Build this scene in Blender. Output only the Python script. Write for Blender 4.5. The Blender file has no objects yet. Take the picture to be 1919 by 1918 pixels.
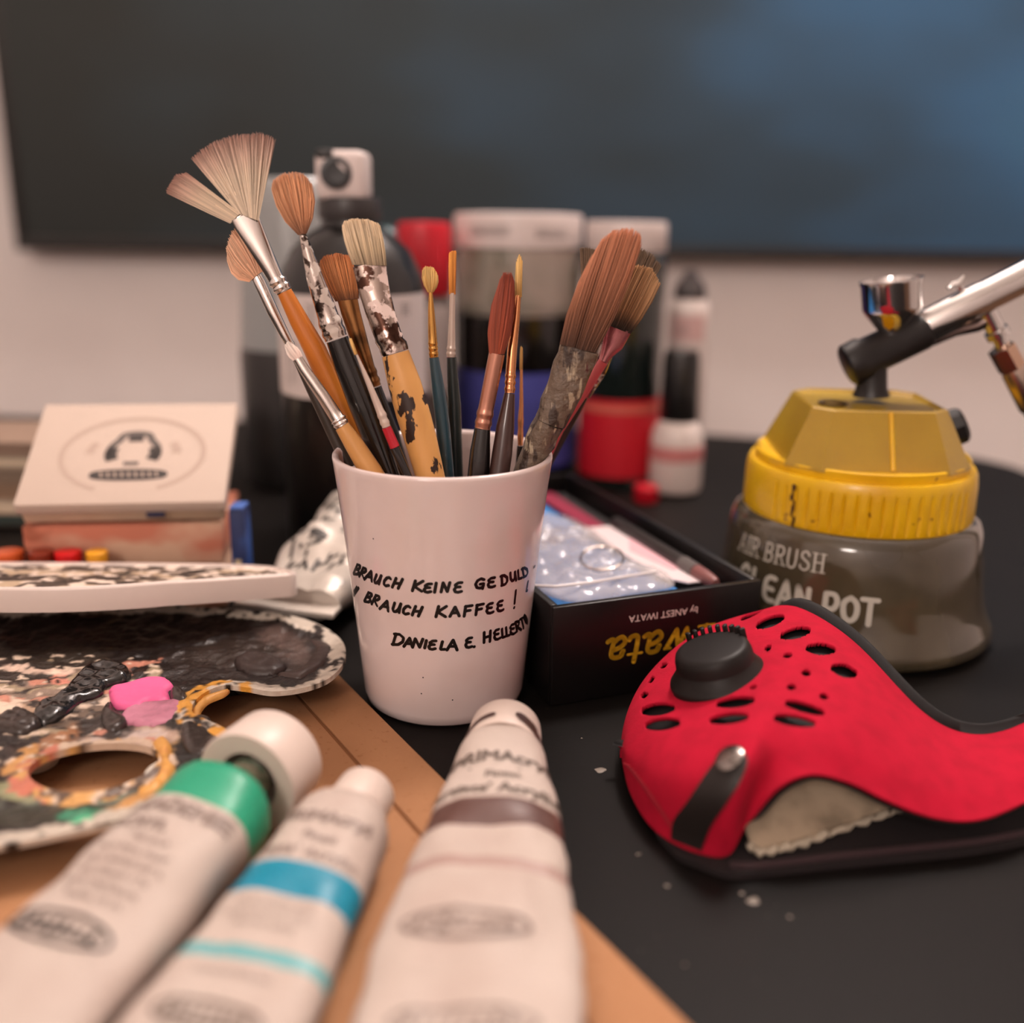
import bpy, bmesh, math, random
import numpy as np
from mathutils import Vector, Matrix, noise as mnoise
from mathutils.geometry import delaunay_2d_cdt
from mathutils.bvhtree import BVHTree

SC = bpy.context.scene
COL = SC.collection
PI = math.pi
rad = math.radians

# ------------------------------------------------------------------ camera, light, exposure
FPX, CXP, CYP = 1950.0, 959.5, 959.0
PITCH, ROLL = rad(16.2), rad(0.8)
CAM = Vector((0, 0, 0.191))
cd = bpy.data.cameras.new('camera'); cam = bpy.data.objects.new('camera', cd); COL.objects.link(cam)
cd.sensor_width = 36.0; cd.sensor_fit = 'HORIZONTAL'; cd.lens = FPX / 1919 * 36
cam.matrix_world = Matrix.Translation(CAM) @ Matrix.Rotation(PI/2 - PITCH, 4, 'X') @ Matrix.Rotation(ROLL, 4, 'Z')
cd.clip_start = 0.01; cd.clip_end = 20
cd.dof.use_dof = True; cd.dof.focus_distance = 0.39; cd.dof.aperture_fstop = 3.5
SC.camera = cam
SC.view_settings.view_transform = 'Standard'; SC.view_settings.look = 'None'
SC.view_settings.gamma = 1.0; SC.view_settings.use_curve_mapping = False
SC.view_settings.exposure = 0.0
try:
    SC.cycles.use_denoising = True
    SC.cycles.max_bounces = 8; SC.cycles.sample_clamp_indirect = 4.0
    SC.cycles.caustics_reflective = False; SC.cycles.caustics_refractive = False
except Exception: pass

def lin(c):
    return tuple(((v/255)/12.92 if v/255 <= .04045 else ((v/255+.055)/1.055)**2.4) for v in c[:3])

w = bpy.data.worlds.new('world'); SC.world = w; w.use_nodes = True
w.node_tree.nodes['Background'].inputs[0].default_value = (1.0, 0.80, 0.70, 1)
w.node_tree.nodes['Background'].inputs[1].default_value = 0.05

def lamp(name, loc, radius, power, col):
    d = bpy.data.lights.new(name, 'POINT'); d.shadow_soft_size = radius; d.energy = power; d.color = col
    o = bpy.data.objects.new(name, d); COL.objects.link(o); o.location = loc
    return o
lamp('ceiling_lamp_light', (0.38, 0.96, 1.44), 0.13, 66, (1.0, 0.885, 0.83))
lamp('front_fill_light', (-0.5, -1.3, 1.10), 0.22, 45, (1.0, 0.865, 0.79))  # added frontal fill from behind the camera, no known lamp there

# ------------------------------------------------------------------ pixel helpers (1919 x 1918 frame)
_f = Vector((0, math.cos(PITCH), -math.sin(PITCH))); _u = Vector((0, math.sin(PITCH), math.cos(PITCH)))
def ray(px, py):
    x = (px-CXP)/FPX; y = -(py-CYP)/FPX
    return Vector((1,0,0))*(x*math.cos(ROLL)-y*math.sin(ROLL)) + _u*(x*math.sin(ROLL)+y*math.cos(ROLL)) + _f
def at_z(px, py, z=0.0):
    d = ray(px, py); return CAM + d*((z-CAM.z)/d.z)
def at_y(px, py, y):
    d = ray(px, py); return CAM + d*(y/d.y)
def proj(p):
    v = Vector(p)-CAM; z = v.dot(_f); a = v.x/z; b = v.dot(_u)/z
    return (CXP+FPX*(a*math.cos(ROLL)+b*math.sin(ROLL)), CYP-FPX*(-a*math.sin(ROLL)+b*math.cos(ROLL)), z)
def depth(p): return (Vector(p)-CAM).dot(_f)

# ------------------------------------------------------------------ scene graph helpers
def tag(o, label=None, cat=None, group=None, kind=None):
    if label: o['label'] = label
    if cat: o['category'] = cat
    if group: o['group'] = group
    if kind: o['kind'] = kind
    return o
def thing(name, label, cat, loc, group=None):
    o = bpy.data.objects.new(name, None); COL.objects.link(o); o.location = loc
    o.empty_display_size = .02
    return tag(o, label, cat, group)
def attach(o, parent):
    if parent is not None:
        o.parent = parent
        if parent.type == 'EMPTY':
            o.matrix_parent_inverse = Matrix.Translation(-Vector(parent.location))
    return o

class MB:
    def __init__(s): s.v = []; s.f = []; s.m = []; s.uv = []; s.c = []
    def add(s, vs, fs, m=0, uv=None, col=None):
        n = len(s.v); s.v += [tuple(p) for p in vs]; s.f += [tuple(i+n for i in f) for f in fs]
        s.m += ([m]*len(fs) if isinstance(m, int) else list(m))
        s.uv += (uv if uv else [(0,0)]*len(vs)); s.c += (col if col else [(1,1,1)]*len(vs))
        return s
    def loft(s, rings, m=0, cap=(True, True), closed=True, mi=None):
        n = len(rings[0]); vs = [p for r in rings for p in r]; fs = []; ms = []
        for i in range(len(rings)-1):
            for j in range(n if closed else n-1):
                k = (j+1) % n
                fs.append((i*n+j, i*n+k, (i+1)*n+k, (i+1)*n+j)); ms.append(mi[i] if mi else m)
        if closed and cap[0]: fs.append(tuple(range(n-1, -1, -1))); ms.append(mi[0] if mi else m)
        if closed and cap[1]: b = (len(rings)-1)*n; fs.append(tuple(b+j for j in range(n))); ms.append(mi[-1] if mi else m)
        uv = [(j/n, i/max(1, len(rings)-1)) for i in range(len(rings)) for j in range(n)]
        return s.add(vs, fs, ms, uv)
    def lathe(s, prof, segs=48, mtx=None, m=0, mi=None, cap=(True, True)):
        rings = []
        for r, z in prof:
            ring = [Vector((r*math.cos(2*PI*j/segs), r*math.sin(2*PI*j/segs), z)) for j in range(segs)]
            rings.append([mtx @ p for p in ring] if mtx else ring)
        return s.loft(rings, m, cap, mi=mi)
    def rod(s, pts, rads, segs=12, m=0, cap=(True, True)):
        pts = [Vector(p) for p in pts]; rings = []
        up = None
        for i, p in enumerate(pts):
            t = (pts[min(i+1, len(pts)-1)]-pts[max(i-1, 0)]).normalized()
            if up is None:
                up = Vector((0,0,1)) if abs(t.z) < .9 else Vector((0,-1,0))
            a = t.cross(up).normalized(); b = a.cross(t).normalized(); up = b
            r = rads[i] if hasattr(rads, '__len__') else rads
            rings.append([p + a*(r*math.cos(2*PI*j/segs)) + b*(r*math.sin(2*PI*j/segs)) for j in range(segs)])
        return s.loft(rings, m, cap)
    def box(s, sx, sy, sz, mtx, bev=0.0, seg=2, m=0):
        bm = bmesh.new(); bmesh.ops.create_cube(bm, size=1.0)
        for v in bm.verts: v.co = Vector((v.co.x*sx, v.co.y*sy, v.co.z*sz))
        if bev > 0:
            bmesh.ops.bevel(bm, geom=list(bm.edges), offset=bev, segments=seg, profile=.5, affect='EDGES')
        bm.verts.index_update()
        s.add([mtx @ v.co for v in bm.verts], [[v.index for v in f.verts] for f in bm.faces], m); bm.free()
        return s
    def build(s, name, mats, parent=None, smooth=True, ang=40, label=None, kind=None):
        me = bpy.data.meshes.new(name); me.from_pydata(s.v, [], s.f); me.update()
        for m in (mats if isinstance(mats, (list, tuple)) else [mats]): me.materials.append(m)
        me.polygons.foreach_set('material_index', s.m)
        me.polygons.foreach_set('use_smooth', [smooth]*len(s.f))
        li = np.zeros(len(me.loops), dtype=np.int32); me.loops.foreach_get('vertex_index', li)
        ul = me.uv_layers.new(name='UVMap'); uv = np.array(s.uv, dtype=np.float32)[li]; ul.data.foreach_set('uv', uv.ravel())
        if any(c != (1,1,1) for c in s.c[:4000:7]) or any(c != (1,1,1) for c in s.c[-50:]):
            ca = me.color_attributes.new('Col', 'FLOAT_COLOR', 'POINT')
            cc = np.ones((len(s.v), 4), dtype=np.float32); cc[:, :3] = np.array(s.c); ca.data.foreach_set('color', cc.ravel())
        if smooth and ang < 180:
            me.set_sharp_from_angle(angle=rad(ang))
        me.validate()
        o = bpy.data.objects.new(name, me); COL.objects.link(o); attach(o, parent)
        if label: o['label'] = label
        if kind: o['kind'] = kind
        return o

def inside(p, poly):
    x, y = p; r = False; n = len(poly); j = n-1
    for i in range(n):
        xi, yi = poly[i]; xj, yj = poly[j]
        if (yi > y) != (yj > y) and x < (xj-xi)*(y-yi)/(yj-yi)+xi: r = not r
        j = i
    return r
def smooth_poly(pts, n=8, closed=True):
    pts = [np.array(p, float) for p in pts]; out = []; N = len(pts)
    rng = range(N if closed else N-1)
    for i in rng:
        if closed: p0, p1, p2, p3 = pts[i-1], pts[i], pts[(i+1) % N], pts[(i+2) % N]
        else: p0, p1, p2, p3 = pts[max(i-1,0)], pts[i], pts[i+1], pts[min(i+2,N-1)]
        for k in range(n):
            t = k/n
            out.append(.5*((2*p1)+(-p0+p2)*t+(2*p0-5*p1+4*p2-p3)*t*t+(-p0+3*p1-3*p2+p3)*t**3))
    if not closed: out.append(pts[-1])
    return out
def resample(poly, step):
    out = []; n = len(poly)
    for i in range(n):
        a = np.array(poly[i]); b = np.array(poly[(i+1) % n]); L = np.linalg.norm(b-a); k = max(1, int(round(L/step)))
        for j in range(k): out.append(a+(b-a)*j/k)
    return out
def sheet(outer, holes, step, jit=0.0):
    """2-D triangulation of an outline with holes; returns (points, tris, boundary loops as index lists)."""
    vs = []; es = []; loops = []
    for lp in [outer]+holes:
        n0 = len(vs); n = len(lp); vs += [Vector((float(p[0]), float(p[1]))) for p in lp]
        es += [(n0+i, n0+(i+1) % n) for i in range(n)]; loops.append(n)
    ol = [(float(p[0]), float(p[1])) for p in outer]; hl = [[(float(p[0]), float(p[1])) for p in h] for h in holes]
    xs = [p[0] for p in ol]; ys = [p[1] for p in ol]
    bnd = np.array([(v.x, v.y) for v in vs])
    y = min(ys)+step*.5; row = 0
    while y < max(ys):
        x = min(xs)+step*(.25 if row % 2 else .75)
        while x < max(xs):
            p = (x, y)
            if inside(p, ol) and not any(inside(p, h) for h in hl):
                if np.min((bnd[:,0]-x)**2+(bnd[:,1]-y)**2) > (step*.55)**2: vs.append(Vector(p))
            x += step
        y += step*.866; row += 1
    r = delaunay_2d_cdt(vs, es, [], 0, 1e-9)
    V, F, orig = r[0], r[2], r[3]
    P = [(v.x, v.y) for v in V]; T = []
    for f in F:
        c = (sum(P[i][0] for i in f)/len(f), sum(P[i][1] for i in f)/len(f))
        if inside(c, ol) and not any(inside(c, h) for h in hl):
            a = (P[f[1]][0]-P[f[0]][0])*(P[f[2]][1]-P[f[0]][1])-(P[f[1]][1]-P[f[0]][1])*(P[f[2]][0]-P[f[0]][0])
            T.append(tuple(f) if a > 0 else tuple(reversed(f)))
    inv = {}
    for i, os_ in enumerate(orig):
        for k in os_: inv[k] = i
    L = []; k = 0
    for n in loops: L.append([inv[k+i] for i in range(n)]); k += n
    return P, T, L
def slab(mb, outer, holes, step, ztop, zbot, m=0, colf=None):
    """sheet with a top, a bottom and side walls; ztop/zbot are functions of (x, y)."""
    P, T, L = sheet(outer, holes, step); n = len(P)
    top = [(x, y, ztop(x, y)) for x, y in P]; bot = [(x, y, zbot(x, y)) for x, y in P]
    fs = list(T)+[tuple(i+n for i in reversed(t)) for t in T]
    for lp in L:
        for i in range(len(lp)):
            a, b = lp[i], lp[(i+1) % len(lp)]; fs.append((a+n, b+n, b, a))
    col = [colf(x, y) for x, y in P]*2 if colf else None
    mb.add(top+bot, fs, m, None, col)
    return P, T, L

# ------------------------------------------------------------------ materials
def mat(name, col, rough=.5, metal=0.0, layers=(), bump=0.0, bscale=60, trans=0.0, ior=1.45, coat=0.0, emit=None,
        emits=0.0, vcol=False, alpha=1.0, sheen=0.0, sss=0.0, bdetail=4, spec=.5, rvar=0.0, bmix=None):
    m = bpy.data.materials.new(name); m.use_nodes = True; nt = m.node_tree; N = nt.nodes; L = nt.links
    b = N['Principled BSDF']; tc = N.new('ShaderNodeTexCoord')
    sock = None
    if vcol:
        a = N.new('ShaderNodeAttribute'); a.attribute_name = 'Col'; sock = a.outputs['Color']
    for ly in layers:
        c2, scale, lo, hi = ly[:4]; det = ly[4] if len(ly) > 4 else 4; st = ly[5] if len(ly) > 5 else (1,1,1)
        mp = N.new('ShaderNodeMapping'); mp.inputs['Scale'].default_value = st
        mp.inputs['Location'].default_value = (ly[6] if len(ly) > 6 else 0.37*len(name), 0.21, 0.53*scale*.01)
        L.new(tc.outputs['Object'], mp.inputs['Vector'])
        nz = N.new('ShaderNodeTexNoise'); nz.inputs['Scale'].default_value = scale; nz.inputs['Detail'].default_value = det
        L.new(mp.outputs[0], nz.inputs['Vector'])
        rp = N.new('ShaderNodeMapRange'); rp.inputs['From Min'].default_value = lo; rp.inputs['From Max'].default_value = hi
        L.new(nz.outputs['Fac'], rp.inputs['Value'])
        mx = N.new('ShaderNodeMix'); mx.data_type = 'RGBA'; L.new(rp.outputs[0], mx.inputs[0])
        if sock: L.new(sock, mx.inputs[6])
        else: mx.inputs[6].default_value = (*lin(col), 1)
        mx.inputs[7].default_value = (*lin(c2), 1); sock = mx.outputs[2]
        if bmix is not None:
            last = rp.outputs[0]
    if sock: L.new(sock, b.inputs['Base Color'])
    else: b.inputs['Base Color'].default_value = (*lin(col), 1)
    b.inputs['Roughness'].default_value = rough; b.inputs['Metallic'].default_value = metal
    if layers and bmix is not None:      # paint on metal: where the last layer lies it is rough paint, not metal
        inv = N.new('ShaderNodeMath'); inv.operation = 'MULTIPLY_ADD'; inv.inputs[1].default_value = -metal; inv.inputs[2].default_value = metal
        L.new(last, inv.inputs[0]); L.new(inv.outputs[0], b.inputs['Metallic'])
        rr = N.new('ShaderNodeMath'); rr.operation = 'MULTIPLY_ADD'; rr.inputs[1].default_value = bmix-rough; rr.inputs[2].default_value = rough
        L.new(last, rr.inputs[0]); L.new(rr.outputs[0], b.inputs['Roughness'])
    b.inputs['IOR'].default_value = ior; b.inputs['Transmission Weight'].default_value = trans
    b.inputs['Specular IOR Level'].default_value = spec
    b.inputs['Coat Weight'].default_value = coat; b.inputs['Coat Roughness'].default_value = .08
    b.inputs['Sheen Weight'].default_value = sheen; b.inputs['Alpha'].default_value = alpha
    if sss > 0:
        b.inputs['Subsurface Weight'].default_value = sss; b.inputs['Subsurface Radius'].default_value = (.004, .003, .002)
    if emit: b.inputs['Emission Color'].default_value = (*lin(emit), 1); b.inputs['Emission Strength'].default_value = emits
    if bump > 0:
        nz = N.new('ShaderNodeTexNoise'); nz.inputs['Scale'].default_value = bscale; nz.inputs['Detail'].default_value = bdetail
        L.new(tc.outputs['Object'], nz.inputs['Vector'])
        bp = N.new('ShaderNodeBump'); bp.inputs['Strength'].default_value = bump; bp.inputs['Distance'].default_value = .002
        L.new(nz.outputs['Fac'], bp.inputs['Height']); L.new(bp.outputs[0], b.inputs['Normal'])
    return m
def bristle_mat(name, stops, rough=.65):
    """colour runs along the hair (V of the UV) and varies from hair to hair (U)."""
    m = bpy.data.materials.new(name); m.use_nodes = True; nt = m.node_tree; N = nt.nodes; L = nt.links
    b = N['Principled BSDF']; uv = N.new('ShaderNodeUVMap'); sp = N.new('ShaderNodeSeparateXYZ'); L.new(uv.outputs[0], sp.inputs[0])
    cr = N.new('ShaderNodeValToRGB'); e = cr.color_ramp.elements
    while len(e) < len(stops): e.new(.5)
    for k, (p, c) in enumerate(stops): e[k].position = p; e[k].color = (*lin(c), 1)
    L.new(sp.outputs[1], cr.inputs[0])
    mr = N.new('ShaderNodeMapRange'); mr.inputs['To Min'].default_value = .62; mr.inputs['To Max'].default_value = 1.22; L.new(sp.outputs[0], mr.inputs[0])
    hs = N.new('ShaderNodeHueSaturation'); L.new(cr.outputs[0], hs.inputs['Color']); L.new(mr.outputs[0], hs.inputs['Value'])
    L.new(hs.outputs[0], b.inputs['Base Color']); b.inputs['Roughness'].default_value = rough
    b.inputs['Sheen Weight'].default_value = .15
    return m

# ------------------------------------------------------------------ lettering helpers
def text_geo(body, size=1.0, shear=0.0, space=1.0, align='LEFT'):
    cu = bpy.data.curves.new('lettering_source', 'FONT'); cu.body = body; cu.size = size; cu.shear = shear
    cu.space_character = space; cu.align_x = align; cu.resolution_u = 4
    o = bpy.data.objects.new('lettering_source', cu); COL.objects.link(o)
    dg = bpy.context.evaluated_depsgraph_get(); ev = o.evaluated_get(dg); me = ev.to_mesh()
    vs = [(v.co.x, v.co.y) for v in me.vertices]; fs = [tuple(p.vertices) for p in me.polygons]
    ev.to_mesh_clear(); bpy.data.objects.remove(o); bpy.data.curves.remove(cu)
    return vs, fs
def ribbon2d(poly, width, pen=None, disc=8):
    """2-D stroke: quads along the line and a disc at each point; pen = (thick, thin, angle) for a broad nib."""
    vs = []; fs = []
    P = [np.array(p, float) for p in poly]
    for i in range(len(P)-1):
        a, b = P[i], P[i+1]; d = b-a; L = np.linalg.norm(d)
        if L < 1e-9: continue
        d /= L; n = np.array((-d[1], d[0])); wd = width
        if pen:
            ang = math.atan2(d[1], d[0]); wd = pen[1]+(pen[0]-pen[1])*abs(math.sin(ang-pen[2]))
        k = len(vs); h = n*wd/2
        vs += [a-h, b-h, b+h, a+h]; fs.append((k, k+1, k+2, k+3))
    if not pen:
        for p in P:
            k = len(vs); vs += [p+np.array((math.cos(2*PI*j/disc), math.sin(2*PI*j/disc)))*width/2 for j in range(disc)]
            fs.append(tuple(k+j for j in range(disc)))
    return vs, fs
def strip2d(poly, width):
    P = [np.array(p, float) for p in poly]; vs = []; n = len(P)
    for i in range(n):
        d = P[min(i+1, n-1)]-P[max(i-1, 0)]; d /= max(1e-9, np.linalg.norm(d)); h = np.array((-d[1], d[0]))*width/2; vs += [P[i]-h, P[i]+h]
    return vs, [(2*i, 2*i+2, 2*i+3, 2*i+1) for i in range(n-1)]
def densify(poly, n=4):
    out = []
    for i in range(len(poly)-1):
        for k in range(n): out.append(tuple(np.array(poly[i], float)+(np.array(poly[i+1], float)-np.array(poly[i], float))*k/n))
    out.append(tuple(poly[-1])); return out
GLYPH = {
 'A': [[(0,0),(.36,1),(.74,0)], [(.14,.36),(.62,.38)]],
 'B': [[(.02,0),(.08,1)], [(.06,1),(.46,.98),(.54,.8),(.42,.6),(.1,.52),(.5,.48),(.64,.28),(.5,.06),(.02,0)]],
 'C': [[(.66,.84),(.5,.98),(.24,.9),(.05,.55),(.1,.18),(.34,.02),(.66,.14)]],
 'D': [[(.06,0),(.12,1)], [(0,.96),(.36,.98),(.66,.72),(.66,.34),(.4,.06),(0,.02)]],
 'E': [[(.62,.96),(.3,.94),(.08,.75),(.16,.55),(.5,.53)], [(.16,.55),(.02,.3),(.12,.06),(.36,0),(.64,.08)]],
 'F': [[(.08,0),(.2,1)], [(.16,.96),(.74,1)], [(.12,.5),(.58,.54)]],
 'G': [[(.66,.86),(.44,1),(.16,.84),(.02,.48),(.12,.12),(.38,.02),(.62,.2),(.62,.46),(.36,.44)], [(.62,.46),(.56,-.05)]],
 'H': [[(0,.04),(.12,1)], [(.5,0),(.66,1)], [(.06,.48),(.6,.52)]],
 'I': [[(.12,0),(.22,1)]],
 'K': [[(.02,0),(.12,1)], [(.66,1),(.1,.46),(.68,0)]],
 'L': [[(.18,1),(.05,.1),(.12,.02),(.6,.04)]],
 'N': [[(0,0),(.1,1),(.52,.04),(.66,1)]],
 'O': [[(.34,1),(.06,.7),(.08,.25),(.34,0),(.6,.3),(.6,.75),(.34,1)]],
 'R': [[(.02,0),(.1,1)], [(.06,1),(.46,.98),(.58,.78),(.42,.56),(.1,.5),(.66,0)]],
 'S': [[(.6,.84),(.4,1),(.14,.9),(.1,.7),(.3,.54),(.54,.42),(.62,.22),(.46,.02),(.2,.02),(.04,.18)]],
 'T': [[(0,.96),(.72,1)], [(.38,.98),(.3,0)]],
 'U': [[(.04,1),(.02,.3),(.16,.04),(.36,.06),(.54,.4),(.62,1)], [(.6,1),(.66,0)]],
 'P': [[(.06,0),(.06,1)], [(.06,1),(.46,1),(.62,.78),(.46,.5),(.06,.48)]],
 '!': [[(.2,.32),(.42,1.25)], [(.1,0),(.14,.03)]],
 '-': [[(0,.4),(.5,.7)]], '.': [[(.1,.0),(.16,.06)]], "'": [[(.1,.3),(.4,1.0)]],
}
random.seed(11)
# ------------------------------------------------------------------ setting
wallm = mat('wall_paint', (232, 224, 221), .9, layers=[((226, 217, 214), 6, .35, .7)], bump=.05, bscale=300)
floorm = mat('floor_wood', (120, 88, 62), .5, layers=[((92, 64, 44), 8, .35, .65, 6, (1, 12, 1))])
ceilm = mat('ceiling_paint', (225, 218, 212), .9)
def plane_box(name, c, s, m):
    mb = MB(); mb.box(*s, Matrix.Translation(c)); o = mb.build(name, m, smooth=False); o['kind'] = 'structure'; return o
YW = 1.28
plane_box('wall_back', (.3, YW+.05, .55), (4.4, .1, 2.7), wallm)
plane_box('wall_left', (-1.95, -.3, .55), (.1, 3.2, 2.7), wallm)
plane_box('wall_right', (2.55, -.3, .55), (.1, 3.2, 2.7), wallm)
plane_box('wall_front', (.3, -1.95, .55), (4.4, .1, 2.7), wallm)
plane_box('floor', (.3, -.3, -.80), (4.6, 3.4, .1), floorm)
plane_box('ceiling', (.3, -.3, 1.93), (4.6, 3.4, .1), ceilm)

# wide dark screen on the back wall
def screen_mat():
    m = bpy.data.materials.new('screen_picture'); m.use_nodes = True; nt = m.node_tree; N = nt.nodes; L = nt.links
    b = N['Principled BSDF']; b.inputs['Base Color'].default_value = (.006, .006, .007, 1); b.inputs['Roughness'].default_value = .5; b.inputs['Specular IOR Level'].default_value = .12
    tc = N.new('ShaderNodeTexCoord'); sp = N.new('ShaderNodeSeparateXYZ'); L.new(tc.outputs['Object'], sp.inputs[0])
    nz = N.new('ShaderNodeTexNoise'); nz.inputs['Scale'].default_value = 4.2; nz.inputs['Detail'].default_value = 1.5
    mp = N.new('ShaderNodeMapping'); mp.inputs['Scale'].default_value = (1, 1, 1.8); mp.inputs['Location'].default_value = (.65, 0, .2)
    L.new(tc.outputs['Object'], mp.inputs[0]); L.new(mp.outputs[0], nz.inputs[0])
    # left to right: brown black -> slate -> blue
    mx = N.new('ShaderNodeMapRange'); mx.inputs['From Min'].default_value = -.72; mx.inputs['From Max'].default_value = .66; L.new(sp.outputs[0], mx.inputs[0])
    mn = N.new('ShaderNodeMath'); mn.operation = 'MULTIPLY_ADD'; mn.inputs[1].default_value = .6; L.new(nz.outputs[0], mn.inputs[0])
    sb = N.new('ShaderNodeMath'); sb.operation = 'SUBTRACT'; sb.inputs[1].default_value = .31; L.new(mx.outputs[0], sb.inputs[0]); L.new(sb.outputs[0], mn.inputs[2])
    cr = N.new('ShaderNodeValToRGB'); e = cr.color_ramp.elements
    for p, c in ((0, (44, 41, 36)), (.3, (50, 53, 53)), (.55, (56, 67, 76)), (.8, (63, 89, 113)), (1.0, (72, 106, 128))):
        if p in (0, 1.0): k = e[0] if p == 0 else e[-1]
        else: k = e.new(p)
        k.color = (*lin(c), 1)
    L.new(mn.outputs[0], cr.inputs[0])
    # darker towards the lower rows of the picture
    mz = N.new('ShaderNodeMapRange'); mz.inputs['From Min'].default_value = .03; mz.inputs['From Max'].default_value = .24
    mz.inputs['To Min'].default_value = .68; mz.inputs['To Max'].default_value = 1.0; L.new(sp.outputs[2], mz.inputs[0])
    vm = N.new('ShaderNodeVectorMath'); vm.operation = 'SCALE'; L.new(cr.outputs[0], vm.inputs[0]); L.new(mz.outputs[0], vm.inputs[3])
    L.new(vm.outputs[0], b.inputs['Emission Color']); b.inputs['Emission Strength'].default_value = 1.08
    return m
zb = at_y(960, 482, YW-.03).z; xl = at_y(30, 430, YW-.03).x
tv = thing('television', 'wide dark television showing a dim blue picture on the white wall behind everything', 'television', (.06, YW-.02, zb))
TW, TH = 1.50, .84
x0 = xl; xc = x0+TW/2
mb = MB(); mb.box(TW-.03, .004, TH-.03, Matrix.Translation((xc, YW-.0345, zb+TH/2)))
o = mb.build('screen', screen_mat(), None, smooth=False)
# give the screen its own origin so that object coordinates start at its lower middle
me = o.data; me.transform(Matrix.Translation((-xc, 0, -zb))); o.location = (xc, 0, zb); attach(o, tv)
bez = mat('screen_frame', (34, 32, 30), .35)
mb = MB()
for (cx, cz, sx, sz) in ((xc, zb+.0075, TW, .015), (xc, zb+TH-.0075, TW, .015), (x0+.0075, zb+TH/2, .015, TH-.03), (x0+TW-.0075, zb+TH/2, .015, TH-.03)):
    mb.box(sx, .03, sz, Matrix.Translation((cx, YW-.022, cz)), .002)
mb.build('frame', bez, tv)
mb = MB(); mb.box(TW-.02, .026, TH-.02, Matrix.Translation((xc, YW-.018, zb+TH/2))); mb.build('housing', bez, tv)

# table
tabm = mat('table_lacquer', (13, 10, 9), .5, layers=[((20, 17, 15), 9, .45, .75), ((60, 54, 48), 420, .735, .76, 3)], bump=.02, bscale=500, spec=.14)
tab = thing('table', 'black lacquered table top under all the painting things', 'table', (0, .3, -.025))
out = [(-.95, .90), (-.3, .948), (-.1, .948), (.05, .938), (.18, .912), (.30, .875), (.362, .848), (.392, .815), (.400, .77), (.40, .6), (.40, .2), (.39, -.15), (.36, -.32), (-.2, -.36), (-.95, -.34), (-1.02, .3)]
out = [tuple(p) for p in smooth_poly(out, 6)]
mb = MB(); slab(mb, list(reversed(out)) if False else out, [], .12, lambda x, y: 0.0, lambda x, y: -.025)
tt = mb.build('table_top', tabm, tab, ang=30)
legm = mat('table_leg', (24, 22, 21), .4)
for x, y in ((-.85, .8), (.28, .75), (.3, -.22), (-.85, -.24)):
    mb = MB(); mb.box(.05, .05, .725, Matrix.Translation((x, y, -.025-.3625)), .004); mb.build('leg', legm, tab)

# dried paint specks on the table
specm = mat('dried_paint', (120, 110, 100), .5)
mb = MB()
for px, py, r in ((1125, 1445, 13), (1412, 1690, 15), (1390, 1676, 6), (1000, 1350, 3), (1195, 1603, 4), (1250, 1662, 6), (1283, 1810, 4), (1090, 1385, 2.5), (1200, 1602, 2), (1480, 1720, 5)):
    c = at_z(px, py, .0); rr = r*depth(c)/FPX*.8
    ring = [(c.x+rr*math.cos(a)*(1+.25*math.sin(3*a+px)), c.y+rr*.9*math.sin(a)*(1+.2*math.sin(2*a+py)), .0002) for a in [2*PI*k/14 for k in range(14)]]
    n = len(ring); ctr = [(c.x, c.y, .0006)]
    mb.add(ring+ctr, [(k, (k+1) % n, n) for k in range(n)])
mb.build('paint_speck', specm, tab, kind='stuff')

# ------------------------------------------------------------------ surfaces of revolution that lettering can be wrapped on
class Rev:
    def __init__(s, cx, cy, prof): s.c = (cx, cy); s.p = prof          # prof: outer (r, z) from low to high
    def r(s, z):
        p = s.p
        for i in range(len(p)-1):
            if p[i][1] <= z <= p[i+1][1]:
                t = (z-p[i][1])/max(1e-9, p[i+1][1]-p[i][1]); return p[i][0]+(p[i+1][0]-p[i][0])*t
        return p[0][0] if z < p[0][1] else p[-1][0]
    def hit(s, px, py):
        d = ray(px, py); t0 = (s.c[1]-.12)/d.y; prev = None
        for k in range(1600):
            P = CAM+d*(t0+k*.00015/d.y)
            if math.hypot(P.x-s.c[0], P.y-s.c[1]) <= s.r(P.z):
                a = math.atan2(P.y-s.c[1], P.x-s.c[0]); return (a-2*PI if a > PI/2 else a), P.z
        # grazing: nearest approach
        tt = ((s.c[0]-CAM.x)*d.x+(s.c[1]-CAM.y)*d.y)/(d.x*d.x+d.y*d.y); P = CAM+d*tt
        a = math.atan2(P.y-s.c[1], P.x-s.c[0]); return (a-2*PI if a > PI/2 else a), P.z
    def pt(s, th, z, off=0.0):
        r = s.r(z)+off; return Vector((s.c[0]+r*math.cos(th), s.c[1]+r*math.sin(th), z))

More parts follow.
